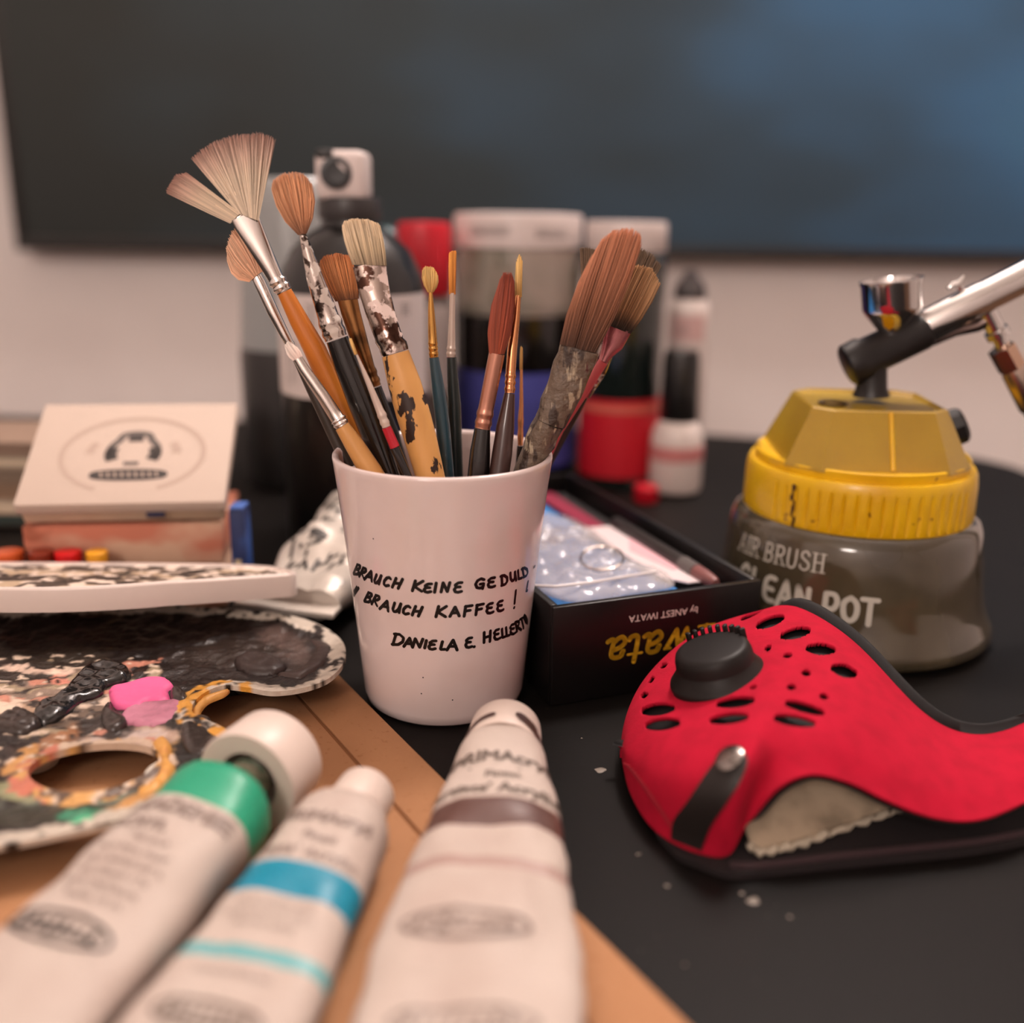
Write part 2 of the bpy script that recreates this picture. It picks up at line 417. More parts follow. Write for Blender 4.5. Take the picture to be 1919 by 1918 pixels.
# ------------------------------------------------------------------ the cup
CUPC = at_z(831.5, 850, .1004); CX0, CY0 = CUPC.x-.0002, .3897
prof = [(.0295, 0), (.0312, .0015), (.0322, .005), (.0345, .03), (.0375, .06), (.0405, .088), (.0418, .098)]
cupR = Rev(CX0, CY0, prof)
cupm = mat('cup_glaze', (220, 203, 200), .22, coat=.5, sss=.0, layers=[((211, 190, 184), 22, .5, .8)])
inkm = mat('black_marker', (18, 14, 14), .35)
cup = thing('cup', 'white ceramic cup with black handwriting, full of paint brushes', 'cup', (CX0, CY0, 0))
full = [(0, .0012), (.027, .0012), (.0285, 0)]+prof+[(.0421, .1000), (.0420, .1010), (.0412, .1016), (.0402, .1012), (.0394, .1000), (.0385, .094), (.036, .066), (.033, .035), (.0302, .010), (.028, .007), (0, .0065)]
mb = MB(); mb.lathe(full, 96, Matrix.Translation((CX0, CY0, 0)), cap=(False, False)); mb.build('body', cupm, cup, ang=60)
CUPIN = Rev(CX0, CY0, [(.028, .007), (.0302, .010), (.033, .035), (.036, .066), (.0385, .094), (.0394, .10), (.0394, .2)])

def hand(rev, items, h, zo, width, off, slant=.12):
    """items: (letter, x, y, width) in a zoomed view; zo maps that view to photograph pixels."""
    mb = MB()
    for it in items:
        ch, x, y, wd = it[:4]; hh = it[4] if len(it) > 4 else h; rot = it[5] if len(it) > 5 else 0.0
        for st in GLYPH[ch]:
            pts = []
            for gx, gy in densify(st, 3):
                dx = gx*wd/.68+gy*hh*slant; dy = -gy*hh
                X = x+dx*math.cos(rot)-dy*math.sin(rot); Y = y+dx*math.sin(rot)+dy*math.cos(rot)
                th, z = rev.hit(zo[0]+X*zo[2], zo[1]+Y*zo[2]); pts.append((th*rev.r(z), z, rev.r(z)))
            r0 = pts[0][2]
            vs, fs = ribbon2d([(p[0]/p[2]*r0, p[1]) for p in pts], width)
            mb.add([rev.pt(v[0]/r0, v[1], off) for v in vs], fs)
    return mb
R1 = .24
L1 = [('B',272,200,44,82,.25),('R',318,222,42,80,.3),('A',362,245,58,80,.25),('U',438,274,46,72,.2),('C',512,296,50,76,.15),('H',590,312,66,82,.15),
      ('K',752,338,78,84,.05),('E',846,350,62,72,0),('I',930,350,30,76,0),('N',988,348,66,76,-.02),('E',1092,352,66,82,-.05),
      ('G',1266,322,74,78,-.1),('E',1368,312,62,78,-.12),('D',1480,296,52,80,-.2),('U',1556,262,46,70,-.22),('L',1618,244,34,70,-.3),('D',1660,228,44,72,-.35),('-',1742,158,14,30,0),
      ('H',262,372,20,76,.4),('B',360,424,50,80,.3),('R',420,446,50,80,.3),('A',488,486,66,78,.25),('U',588,508,60,74,.15),('C',670,528,54,72,.1),('H',752,540,70,78,.1),
      ('K',944,550,80,86,.0),('A',1060,548,70,76,-.05),('F',1168,546,66,80,-.1),('F',1264,536,66,80,-.14),('E',1358,526,60,80,-.18),('E',1446,508,54,82,-.2),('!',1580,478,22,112,-.1),('-',1682,338,12,1,0),("'",1684,342,20,78,-.1),
      ('D',588,778,84,92,.1),('A',684,794,66,74,.08),('N',756,800,74,72,.05),('I',850,806,26,64,.05),('E',884,816,60,72,0),('L',980,818,44,66,0),('A',1036,822,76,82,0),
      ('E',1186,804,56,80,-.1),('.',1256,796,10,30,0),
      ('H',1338,764,66,84,-.25),('E',1424,742,52,80,-.28),('L',1486,722,34,70,-.28),('L',1520,710,32,70,-.28),('E',1556,698,48,80,-.3),('R',1606,672,40,78,-.35),('T',1650,650,28,82,-.4),('O',1682,610,22,72,-.5)]
hand(cupR, L1, 80, (600, 1030, 440/1919), .00122, .00012).build('handwriting', inkm, cup, smooth=False, label='black handwritten marker lettering in three lines')
# small dark pits in the glaze
mb = MB()
for px, py in ((793,1270),(848,1312),(790,1300),(700,1010),(905,1350)):
    th, z = cupR.hit(px, py)
    mb.add([cupR.pt(th+.0003/.035*math.cos(a), z+.0003*math.sin(a), .0001) for a in [2*PI*k/8 for k in range(8)]], [tuple(range(8))])
mb.build('glaze_pit', inkm, cup, smooth=False, kind='stuff')

# ------------------------------------------------------------------ brushes
BRM = {
 'fan': bristle_mat('hog_bristle', [(0,(232,214,190)),(.5,(228,208,184)),(.78,(214,182,164)),(1,(176,134,120))]),
 'peach': bristle_mat('peach_bristle', [(0,(247,191,154)),(1,(250,203,169))]),
 'white': bristle_mat('white_bristle', [(0,(250,227,217)),(1,(250,239,230))]),
 'mop': bristle_mat('brown_mop_hair', [(0,(125,83,61)),(.3,(200,139,100)),(.8,(230,166,122)),(1,(215,156,117))]),
 'brown': bristle_mat('brown_hair', [(0,(120,76,49)),(.25,(191,122,73)),(.8,(217,142,88)),(1,(203,130,83))]),
 'cream': bristle_mat('cream_bristle', [(0,(166,146,120)),(.35,(212,190,156)),(1,(238,214,182))]),
 'gold': bristle_mat('golden_hair', [(0,(186,142,78)),(1,(239,200,127))]),
 'orange': bristle_mat('orange_hair', [(0,(215,134,56)),(1,(247,169,78))]),
 'red': bristle_mat('chestnut_hair', [(0,(156,71,44)),(1,(151,66,44))]),
 'big': bristle_mat('stiff_brown_hair', [(0,(83,54,39)),(.35,(144,93,66)),(.8,(200,132,98)),(1,(222,151,115))]),
 'ang': bristle_mat('taupe_hair', [(0,(42,34,29)),(.12,(86,64,47)),(.3,(161,120,83)),(1,(203,161,117))]),
 'dark': bristle_mat('dark_hair', [(0,(76,59,47)),(1,(120,98,78))]),
}
chrome = mat('ferrule_chrome', (224, 216, 210), .2, 1.0)
chrome_st = mat('ferrule_stained', (200, 188, 180), .2, 1.0, layers=[((70, 58, 52), 170, .52, .58), ((200, 186, 176), 230, .54, .58, 5)], bmix=.6)
chrome_sp = mat('ferrule_spattered', (176, 160, 150), .2, 1.0, layers=[((70, 48, 40), 150, .50, .55, 5), ((226, 204, 196), 190, .52, .56, 6)], bmix=.5)
gold = mat('ferrule_gold', (214, 164, 92), .22, 1.0)
copper = mat('ferrule_copper', (214, 150, 104), .2, 1.0)
copperp = mat('ferrule_pink_copper', (190, 136, 116), .3, .9)
bronze = mat('ferrule_bronze', (158, 112, 70), .3, 1.0, layers=[((92, 66, 44), 90, .45, .65)])
paleplast = mat('ferrule_pale', (208, 190, 178), .3, .3)
crust = mat('crusted_paint', (106, 90, 76), .42, 0.0, layers=[((58, 44, 36), 150, .50, .56, 6, (1.6, 1.6, .45)), ((172, 156, 132), 190, .58, .64, 6, (1.6, 1.6, .45)), ((96, 52, 52), 120, .66, .70, 4, (1.6, 1.6, .4))], bump=1.0, bscale=260, coat=.25, bdetail=8)
pinkm = mat('ferrule_pink', (206, 134, 138), .25, .7, layers=[((150, 74, 82), 90, .45, .6)])
h_orange = mat('handle_orange_wood', (214, 132, 52), .35, coat=.3, layers=[((196, 112, 42), 30, .4, .7, 4, (1, 1, .3))])
h_tan = mat('handle_tan_wood', (208, 154, 92), .42, layers=[((190, 134, 74), 30, .4, .7, 5, (1, 1, .25))], coat=.1)
h_tansp = mat('handle_spattered_wood', (214, 158, 92), .42, layers=[((196, 140, 76), 30, .4, .7, 5, (1, 1, .25)), ((44, 28, 22), 120, .585, .60, 6, (1, 1, .55), 2.7)], coat=.1)
h_black = mat('handle_black', (22, 19, 18), .2, coat=.5, layers=[((150, 140, 132), 75, .70, .72, 3, (1, 1, .8))])
h_black2 = mat('handle_plain_black', (18, 15, 15), .2, coat=.5)
h_grey = mat('handle_dark_grey', (52, 44, 38), .4)
h_teal = mat('handle_teal', (42, 70, 82), .28, coat=.4)
h_green = mat('handle_dark_green', (30, 40, 40), .3, coat=.3)
h_brown = mat('handle_dark_brown', (62, 36, 30), .3, coat=.3, layers=[((40, 24, 22), 50, .4, .7, 4, (1, 1, .3))])
h_pink = mat('handle_pink', (204, 92, 96), .3)
h_red = mat('handle_red_band', (176, 24, 44), .25, coat=.4)
pale_line = mat('pale_line', (214, 190, 150), .3)
whitepaint = mat('white_paint', (222, 205, 198), .5)

def brush(name, label, parts, y_tip, y_rim, bristles=None, bmat=None, rim_py=880, nhair=420, hairw=1.6, seed=0, bthick=8, lump=0.0):
    """parts: (part_name, material, [(px, py, half width px, half depth px)...]) from the hair end to the cup rim.
    The brush runs from depth y_tip at its hair end to depth y_rim at the rim of the cup."""
    rng = random.Random(seed*7+3)
    allp = [s for p in parts for s in p[2]]
    ys = [s[1] for s in allp]; top = min(ys+([q[1] for L in bristles for q in L[1]] if bristles else []))
    def Y(py): return y_tip+(y_rim-y_tip)*(py-top)/(rim_py-top)
    P3 = lambda px, py: at_y(px, py, Y(py))
    last = parts[-1][2]
    a = P3(last[-2][0], last[-2][1]); b = P3(last[-1][0], last[-1][1]); dirn = (b-a).normalized()
    # carry the handle on into the cup until it meets the inside
    e = b.copy(); rr = last[-1][2]*depth(b)/FPX
    rend = rr*.55
    while e.z > .0075+rend*.9 and math.hypot(e.x-CX0, e.y-CY0)+rend < CUPIN.r(e.z)-.0006: e = e+dirn*.001
    e = e-dirn*.0008
    th = thing(name, label, 'paint brush', tuple(e), 'paint brushes standing in the white cup')
    SEG = 20
    def ring(px, py, hw, hd, T):
        c = P3(px, py); k = depth(c)/FPX; v = (c-CAM).normalized(); W = T.cross(v).normalized(); D = W.cross(T).normalized()
        return [c+W*(hw*k*math.cos(2*PI*j/SEG))+D*(hd*k*math.sin(2*PI*j/SEG)) for j in range(SEG)]
    objs = {}
    for pi, (pn, pm, st) in enumerate(parts):
        st = [(s[0], s[1], s[2], s[3] if len(s) > 3 else s[2]) for s in st]
        pts = [P3(s[0], s[1]) for s in st]; rings = []
        # finer stations
        fine = []
        for i in range(len(st)-1):
            n = max(1, int(math.hypot(st[i+1][0]-st[i][0], st[i+1][1]-st[i][1])/14))
            for q in range(n):
                t = q/n; fine.append(tuple(st[i][k]+(st[i+1][k]-st[i][k])*t for k in range(4)))
        fine.append(st[-1])
        fp = [P3(s[0], s[1]) for s in fine]
        for i, s in enumerate(fine):
            T = (fp[min(i+1, len(fp)-1)]-fp[max(i-1, 0)]).normalized(); rings.append(ring(*s, T))
        if pi == len(parts)-1:
            c0 = fp[-1]; L = (e-c0).length
            for q in range(1, 7):
                t = q/6; c = c0.lerp(e, t); rings.append([c+(p-c0)*(1-.45*t) for p in rings[len(fine)-1]])
        if lump:
            rings = [[p+(p-sum(r, Vector())/len(r)).normalized()*lump*mnoise.fractal(Vector(p)*170, 1, 2, 5) for p in r] for r in rings]
        mb = MB(); mb.loft(rings)
        objs[pn] = mb.build(pn, pm, th, ang=50)
    if bristles:
        mb = MB()
        for (root, tip, *mid) in bristles:
            bulge = mid[0] if mid else 0.0
            rp = [np.array(p, float) for p in root]; tp = [np.array(p, float) for p in tip]
            seg = [np.linalg.norm(tp[i+1]-tp[i]) for i in range(len(tp)-1)]; tot = sum(seg)
            for hI in range(int(nhair)):
                u = rng.random(); dd = rng.uniform(-1, 1)*math.sqrt(max(0, 1-(2*u-1)**2*.7))
                r0 = rp[0]+(rp[1]-rp[0])*u
                s = u*tot; i = 0
                while i < len(seg)-1 and s > seg[i]: s -= seg[i]; i += 1
                t1 = tp[i]+(tp[i+1]-tp[i])*(s/max(seg[i], 1e-6))
                ln = 1-abs(rng.gauss(0, .035))-(.12 if rng.random() < .06 else 0)
                t1 = r0+(t1-r0)*ln+np.array((rng.gauss(0, .8), rng.gauss(0, .8)))
                ax = t1-r0; nl = np.array((-ax[1], ax[0])); nl /= max(1e-6, np.linalg.norm(nl))
                if np.dot(nl, rp[1]-rp[0]) < 0: nl = -nl
                mpt = (r0+t1)/2+nl*bulge*(2*u-1)
                k0 = depth(P3(*r0))/FPX
                line = []
                for q in range(4):
                    t = q/3; p2 = (1-t)**2*r0+2*t*(1-t)*(2*mpt-(r0+t1)/2)+t*t*t1
                    pp = P3(p2[0], p2[1]); v = (pp-CAM).normalized()
                    wobble = dd*bthick*k0*(.55+.9*math.sin(PI*min(1, t*.75+.2)))
                    line.append(pp+v*wobble)
                w0 = hairw*k0*rng.uniform(.6, 1.2); T = (line[-1]-line[0]).normalized(); A = T.cross((line[0]-CAM).normalized()).normalized(); B = A.cross(T)
                rings = [[line[q]+(A*math.cos(2*PI*j/3)+B*math.sin(2*PI*j/3))*w0*(1, 1, .85, .25)[q] for j in range(3)] for q in range(4)]
                vs = [p for r in rings for p in r]; fs = []
                for q in range(3):
                    for j in range(3): fs.append((q*3+j, q*3+(j+1) % 3, (q+1)*3+(j+1) % 3, (q+1)*3+j))
                fs.append((9, 10, 11)); hu = rng.random()
                mb.add(vs, fs, 0, [(hu, q/3*ln) for q in range(4) for j in range(3)])
        mb.build('bristles', bmat, th, kind='stuff')
    return th, objs, P3

def rings_on(x0, y0, x1, y1, r, n, amp=1.12):
    """stations for a crimped ferrule end between two points."""
    out = []
    for k in range(n*4+1):
        t = k/(n*4); f = (1.0, amp, amp, .98)[k % 4]; out.append((x0+(x1-x0)*t, y0+(y1-y0)*t, r*f))
    return out
fan_parts = [('ferrule', chrome, [(456, 404, 24, 5), (464, 420, 25, 6), (482, 455, 21, 9), (503, 495, 17, 13), (516, 520, 15, 15)]+rings_on(518, 524, 532, 546, 15.5, 2)),
             ('handle', h_orange, [(533, 547, 14), (560, 600, 18), (590, 655, 21), (628, 740, 22), (660, 815, 20), (688, 880, 17)])]
th, ob, P3 = brush('fan_brush', 'fan brush with splayed cream bristles and a long orange wooden handle', fan_parts, .392, .392,
    [([(432, 418), (450, 400)], [(310, 360), (318, 344), (330, 327), (348, 324)]), ([(448, 400), (484, 414)], [(357, 296), (376, 280), (400, 264), (440, 252), (490, 248), (516, 258)])],
    BRM['fan'], nhair=620, seed=1, bthick=6, hairw=1.5)
mb = MB(); mb.rod([P3(440, 422), P3(444, 408), P3(456, 400), (P3(470, 402)), P3(482, 414)], .0004, 8); mb.build('wire_rim', chrome, th)
brush('filbert_brush', 'peach filbert brush hanging behind the fan brush, on a thin dark handle',
    [('ferrule', chrome, [(481, 518, 10, 6), (487, 530, 11, 8), (512, 585, 11), (540, 640, 9)]+rings_on(541, 642, 551, 662, 8.5, 2)),
     ('handle', h_grey, [(552, 663, 8), (585, 730, 11), (655, 876, 13)])], .404, .395,
    [([(468, 528), (492, 508)], [(426, 492), (424, 462), (434, 432), (452, 424), (470, 432)], 12)], BRM['peach'], nhair=420, seed=2, bthick=7)
brush('flat_brush', 'small brush with shiny silver ferrule and tan handle, lowest one leaning left in the cup',
    [('ferrule', chrome, [(558, 672, 9, 6), (570, 692, 10, 8), (605, 742, 12), (632, 784, 13)]+rings_on(633, 785, 641, 798, 13.5, 2)),
     ('handle', h_tan, [(641, 799, 14), (664, 834, 18), (695, 884, 21)])], .375, .372,
    [([(550, 676), (566, 668)], [(536, 655), (534, 646), (540, 640), (548, 646)], 3)], BRM['white'], nhair=200, seed=3, bthick=5)
brush('mop_brush', 'round brown mop brush with paint-stained silver ferrule and black speckled handle',
    [('ferrule', chrome_st, [(566, 436, 6), (576, 470, 10), (590, 520, 16), (606, 566, 19), (615, 594, 20)]+rings_on(617, 600, 630, 634, 21.5, 2, 1.06)),
     ('handle', h_black, [(632, 636, 21), (650, 685, 24), (680, 760, 26), (706, 830, 24), (728, 888, 20)])], .388, .385,
    [([(560, 440), (574, 438)], [(508, 352), (512, 336), (528, 325), (552, 321), (570, 326), (584, 345)], 9)], BRM['mop'], nhair=520, seed=4, bthick=12)
brush('angled_brush', 'short brown angled brush with bronze ferrule between the mop and the cream brush',
    [('ferrule', bronze, [(651, 560, 19, 8), (657, 585, 18, 10), (672, 635, 16, 13), (690, 688, 12)]+rings_on(692, 692, 703, 724, 11.5, 2)),
     ('handle', h_black2, [(704, 726, 11), (735, 815, 14), (757, 888, 13)])], .402, .402,
    [([(630, 565), (672, 560)], [(598, 492), (606, 480), (630, 474), (652, 478), (660, 490)], 3)], BRM['brown'], nhair=480, seed=5, bthick=9)
brush('liner_brush', 'very thin liner brush with white ferrule and a red band on its black handle',
    [('ferrule', paleplast, [(668, 664, 2), (690, 716, 5), (712, 770, 7.5)]+rings_on(714, 774, 724, 800, 8, 2)),
     ('band', h_red, [(724, 801, 9), (740, 838, 9.5)]), ('handle', h_black2, [(740, 839, 9.5), (752, 866, 9), (764, 892, 8)])], .372, .371,
    [([(666, 665), (670, 664)], [(655, 636), (658, 634)])], BRM['gold'], nhair=60, seed=6, bthick=2)
th, ob, P3 = brush('wide_brush', 'wide cream flat brush with spattered ferrule and thick tan handle stained dark',
    [('ferrule', chrome_sp, [(692, 496, 31, 10), (700, 540, 29, 14), (714, 590, 27, 20), (727, 628, 25.5, 24)]+[(729, 634, 27), (733, 644, 24.5), (737, 650, 27), (741, 662, 26.5)]),
     ('handle', h_tansp, [(741, 663, 26), (758, 720, 31), (774, 775, 32), (790, 830, 30), (806, 892, 27)])], .390, .380,
    [([(662, 496), (724, 498)], [(641, 424), (645, 414), (660, 409), (690, 411), (711, 420)], 2)], BRM['cream'], nhair=700, seed=7, bthick=11)
brush('round_brush', 'tiny round golden brush with gold ferrule and teal handle',
    [('ferrule', gold, [(807, 545, 3.5), (808, 580, 6), (810, 620, 8)]+rings_on(811, 640, 813, 669, 8.5, 3, 1.08)),
     ('handle', h_teal, [(813, 670, 9), (822, 735, 12.5), (830, 800, 13.5), (838, 892, 13)])], .393, .393,
    [([(803, 548), (812, 548)], [(792, 506), (797, 499), (812, 501), (820, 516)], 4)], BRM['gold'], nhair=260, seed=8, bthick=6)
brush('thin_flat_brush', 'thin orange-tipped brush with pale ferrule and blackish green handle',
    [('ferrule', paleplast, [(848, 549, 5.5), (847, 600, 6), (846, 645, 7.5)]+rings_on(846, 650, 845, 669, 8, 2)),
     ('handle', h_green, [(846, 670, 9), (851, 760, 13), (855, 892, 13.5)])], .406, .404,
    [([(843, 552), (853, 552)], [(842, 474), (848, 470), (855, 470)])], BRM['orange'], nhair=220, seed=9, bthick=4)
brush('pointed_brush', 'chestnut pointed brush with pink copper ferrule and glossy black handle',
    [('ferrule', copperp, [(931, 663, 15), (922, 710, 15), (911, 765, 14.5)]+rings_on(910, 770, 904, 803, 15, 2, 1.08)),
     ('handle', h_black2, [(904, 804, 15), (900, 845, 19), (897, 892, 21)])], .386, .380,
    [([(918, 664), (945, 664)], [(936, 528), (945, 510), (958, 510), (963, 526)], 9)], BRM['red'], nhair=520, seed=10, bthick=13)
brush('copper_liner_brush', 'slim liner brush with copper ferrule and dark brown handle in the middle right',
    [('ferrule', copper, [(971, 554, 5.5), (967, 600, 7.5), (960, 655, 9.5), (957, 696, 9.5)]+rings_on(957, 700, 955, 737, 9.5, 3)),
     ('handle', h_brown, [(955, 738, 10), (947, 800, 17), (941, 850, 19), (935, 892, 19)])], .396, .378,
    [([(966, 557), (977, 557)], [(968, 492), (974, 476), (978, 490)])], BRM['gold'], nhair=200, seed=11, bthick=4)
brush('thin_brush', 'thinnest brush, copper ferrule and black handle half hidden behind the copper liner brush',
    [('ferrule', copper, [(977, 690, 2.5), (977, 760, 4)]+rings_on(976, 780, 975, 835, 5, 2)),
     ('handle', h_black2, [(975, 836, 6), (972, 892, 8)])], .408, .404,
    [([(975, 693), (979, 693)], [(976, 650), (979, 650)])], BRM['gold'], nhair=50, seed=12, bthick=2)
brush('bristle_brush', 'big brown flat brush crusted with grey paint from ferrule to handle',
    [('ferrule', crust, [(1086, 652, 38, 14), (1073, 690, 37, 18), (1050, 745, 34, 23), (1031, 790, 30, 26)]),
     ('handle', crust, [(1030, 791, 29), (1012, 828, 27), (998, 862, 26), (985, 892, 25)])], .378, .386,
    [([(1050, 646), (1116, 662)], [(1112, 478), (1130, 446), (1150, 430), (1182, 426), (1200, 436), (1203, 455)], 8)], BRM['big'], nhair=900, seed=13, bthick=14, lump=.0009)
brush('angular_brush', 'taupe angular brush with flattened pink ferrule, leaning out furthest at the right',
    [('ferrule', pinkm, [(1160, 614, 25, 6), (1148, 646, 20, 7), (1137, 664, 12, 8), (1131, 676, 9.5)]),
     ('handle', h_pink, [(1131, 677, 9.5), (1099, 728, 9), (1048, 806, 8.5), (1012, 884, 8)])], .400, .408,
    [([(1136, 608), (1182, 626)], [(1176, 502), (1196, 496), (1222, 502), (1238, 532)], 4)], BRM['ang'], nhair=700, seed=14, bthick=8)
brush('worn_brush', 'dark worn brush whose split hair spreads out behind the big brown flat brush',
    [('ferrule', chrome_st, [(1128, 640, 30, 8), (1112, 690, 26, 12), (1090, 740, 17, 14)]),
     ('handle', h_grey, [(1089, 741, 14), (1060, 800, 12), (1018, 884, 9)])], .414, .417,
    [([(1098, 640), (1128, 640)], [(1088, 464), (1100, 463), (1118, 468)]), ([(1128, 640), (1158, 640)], [(1172, 470), (1200, 462), (1224, 476), (1240, 498)])], BRM['dark'], nhair=420, seed=15, bthick=6)
# ------------------------------------------------------------------ kraft sketchbook
SKH = .005
kraft = mat('kraft_card', (170, 122, 84), .8, layers=[((157, 110, 73), 14, .35, .7), ((150, 100, 62), 380, .62, .74, 2)], bump=.06, bscale=700)
paper = mat('page_paper', (214, 196, 172), .85)
A = at_z(638, 1268, SKH); B = at_z(1290, 1918, SKH)
A.z = B.z = 0; d1 = (B-A).normalized(); d2 = Vector((d1.y, -d1.x, 0))          # d2 points left over the book
c0 = A - d1*.004
off = abs((at_z(555, 1300, SKH)-A).dot(d2)); W1 = .005
sk = thing('sketchbook', 'brown kraft sketchbook lying flat under the palette and the three tubes', 'sketchbook', (A.x-.06, A.y-.1, 0))
def bookpt(u, v, z): p = c0+d1*u+d2*v; return (p.x, p.y, z)
Lb, Wb = .36, .27
def bk(name, v0, v1, z0, z1, m, ins=0.0):
    mb = MB(); mtx = Matrix.Translation(Vector(bookpt(Lb/2, (v0+v1)/2, (z0+z1)/2))) @ Matrix.Rotation(math.atan2(d1.y, d1.x), 4, 'Z')
    mb.box(Lb-2*ins, v1-v0, z1-z0, mtx, min(.0006, (z1-z0)*.3), 2, 0); return mb.build(name, m, sk, ang=30)
groove = mat('kraft_groove', (128, 82, 46), .85)
bk('back_cover', 0, Wb, .0003, .0010, kraft); bk('pages', .002, Wb-.002, .0010, SKH-.0012, paper, .002)
bk('spine_strip', 0, off-.0007, SKH-.0012, SKH, kraft); bk('front_cover', off+.0007, Wb, SKH-.0012, SKH, kraft)
bk('crease', off-.0007, off+.0007, SKH-.0012, SKH-.0006, groove)

# ------------------------------------------------------------------ paint tubes
tubew = mat('tube_white', (184, 170, 161), .55, layers=[((173, 156, 147), 40, .45, .75)], bump=.08, bscale=90, coat=.0, spec=.3)
capw = mat('cap_white', (206, 189, 179), .4)
t_green = mat('band_green', (30, 142, 108), .4, layers=[((36, 152, 118), 40, .4, .7)]); t_blue = mat('band_blue', (0, 124, 152), .4)
t_pale = mat('band_pale_teal', (96, 160, 164), .4); t_brown = mat('band_brown', (84, 56, 50), .4); t_tau = mat('band_taupe', (158, 132, 124), .4)
greyink = mat('grey_print', (128, 113, 106), .5); darkink = mat('dark_print', (92, 80, 72), .5); blackink = mat('black_print', (44, 40, 38), .5)
class Tube:
    """flattened paint tube: u runs from the shoulder (0) to the crimped tail (L); w from -1 to 1 across the top."""
    def __init__(s, p0, p1, L, r, wmax, z0, seed, dent=1.0, flatten=.55, roll=0.0, endh=.004):
        s.p0 = Vector(p0); s.ax = (Vector(p1)-Vector(p0)).normalized(); s.L = L; s.r = r; s.wm = wmax; s.z0 = z0; s.seed = seed
        s.sd = s.ax.cross(Vector((0,0,1))).normalized(); s.up = s.sd.cross(s.ax).normalized(); s.dent = dent; s.fl = flatten; s.endh = endh; s.rl = roll
    def dims(s, u):
        t = max(0, min(1, u/s.L)); a = s.r+(s.wm-s.r)*min(1, t*1.6)**.8
        b = s.r*(1-t**.8)*1.0+s.endh*t**.8
        if u < .006: k = math.sqrt(max(0, 1-((.006-u)/.006)**2))*.28+.72; a *= k; b *= k
        return a, max(b, .0008)
    def pt(s, u, th, off=0.0):
        a, b = s.dims(u); c, sn = math.cos(th), math.sin(th)
        e = 2/2.5; x = a*math.copysign(abs(c)**e, c); z = b*math.copysign(abs(sn)**e, sn)
        n = (mnoise.noise(Vector((u*38+s.seed, x*70, z*60+s.seed)))*.0016+mnoise.noise(Vector((u*110+s.seed, x*160, 3)))*.0006)*s.dent
        n *= min(1, max(0, (u-.004)/.015))
        x += c*n; z += sn*n*1.3+mnoise.noise(Vector((u*45, s.seed, 7)))*.0009*s.dent*min(1, max(0, u/.02))*(1 if sn > 0 else .2)
        v = Vector((c, 0, sn))*off
        return s.p0+s.ax*u+s.sd*(x+v.x)+s.up*(z+v.z)
    def top(s, u, w, off=.0003):
        # w: -1..1 across, measured as an even step in x
        w = -max(-.995, min(.995, w)); th = math.acos(math.copysign(abs(w)**1.25, w)); return s.pt(u, th, off)
    def body(s, mats, bands, n=44, step=.0022):
        us = [0]; 
        cuts = sorted(set([0.0, s.L]+[b for bb in bands for b in bb[:2]]))
        us = []
        for i in range(len(cuts)-1):
            k = max(1, int((cuts[i+1]-cuts[i])/step)); us += [cuts[i]+(cuts[i+1]-cuts[i])*j/k for j in range(k)]
        us.append(s.L); rings = [[s.pt(u, 2*PI*j/n) for j in range(n)] for u in us]
        mi = []
        for i in range(len(us)-1):
            um = (us[i]+us[i+1])/2; m = 0
            for b0, b1, k in bands:
                if b0 <= um <= b1: m = k
            mi.append(m)
        mb = MB(); mb.loft(rings, mi=mi); return mb
    def text(s, mb, body, u, size, w0=None, align='CENTER', shear=0.0, space=1.0, m=0, bold=0.0):
        """baseline across the tube at distance u from the shoulder, read with the cap at the top."""
        vs, fs = text_geo(body, size, shear, space, align); a, b = s.dims(u)
        for dx, dy in ([(0, 0)] if not bold else [(0, 0), (bold, 0), (-bold, 0), (0, bold)]):
            mb.add([s.top(u-(v[1]+dy), (v[0]+dx)/a+(w0 or 0)) for v in vs], fs, m)
    def oval(s, mb, u, w0, rx, ry, wd, bars=True, m=0):
        a, b = s.dims(u)
        pts = [(rx*math.cos(t), ry*math.sin(t)) for t in [2*PI*k/40 for k in range(41)]]
        vs, fs = strip2d(pts, wd); mb.add([s.top(u+v[1], v[0]/a+w0) for v in vs], fs, m)
        if bars:
            rg = random.Random(int(u*1e4)); x = -rx*.78
            while x < rx*.7:
                h = ry*rg.uniform(.25, .5); st = [[(x, h), (x+rx*.05, -h)], [(x, h*.6), (x+rx*.1, h)], [(x+rx*.1, 0), (x+rx*.02, -h*.9)]][:rg.choice((2, 3))]
                for q in st:
                    vs, fs = ribbon2d(q, wd*1.05); mb.add([s.top(u+v[1], v[0]/a+w0) for v in vs], fs, m)
                x += rx*.2
def smallprint(t, mb, u, w0, width, h, rg, m=0):
    """a line of print too small to read: short ticks."""
    a, b = t.dims(u); x = -width/2
    while x < width/2:
        wd = rg.uniform(.6, 1.0)*h
        for st in ([(x, 0), (x, h)], [(x, h*rg.choice((0, .5, 1))), (x+wd*.7, h*rg.choice((0, .5, 1)))]):
            vs, fs = ribbon2d(st, h*.22, disc=5); mb.add([t.top(u-v[1], v[0]/a+w0) for v in vs], fs, m)
        x += wd+(h*.8 if rg.random() < .18 else h*.15)
def tail(t, mb):
    a, b = t.dims(t.L); c = t.p0+t.ax*t.L
    mtx = Matrix.Translation(c+t.ax*.004) @ Matrix((( t.ax.x, t.sd.x, t.up.x, 0), (t.ax.y, t.sd.y, t.up.y, 0), (t.ax.z, t.sd.z, t.up.z, 0), (0,0,0,1)))
    mb.box(.010, 2*a, .0028, mtx, .0008, 2); return mb
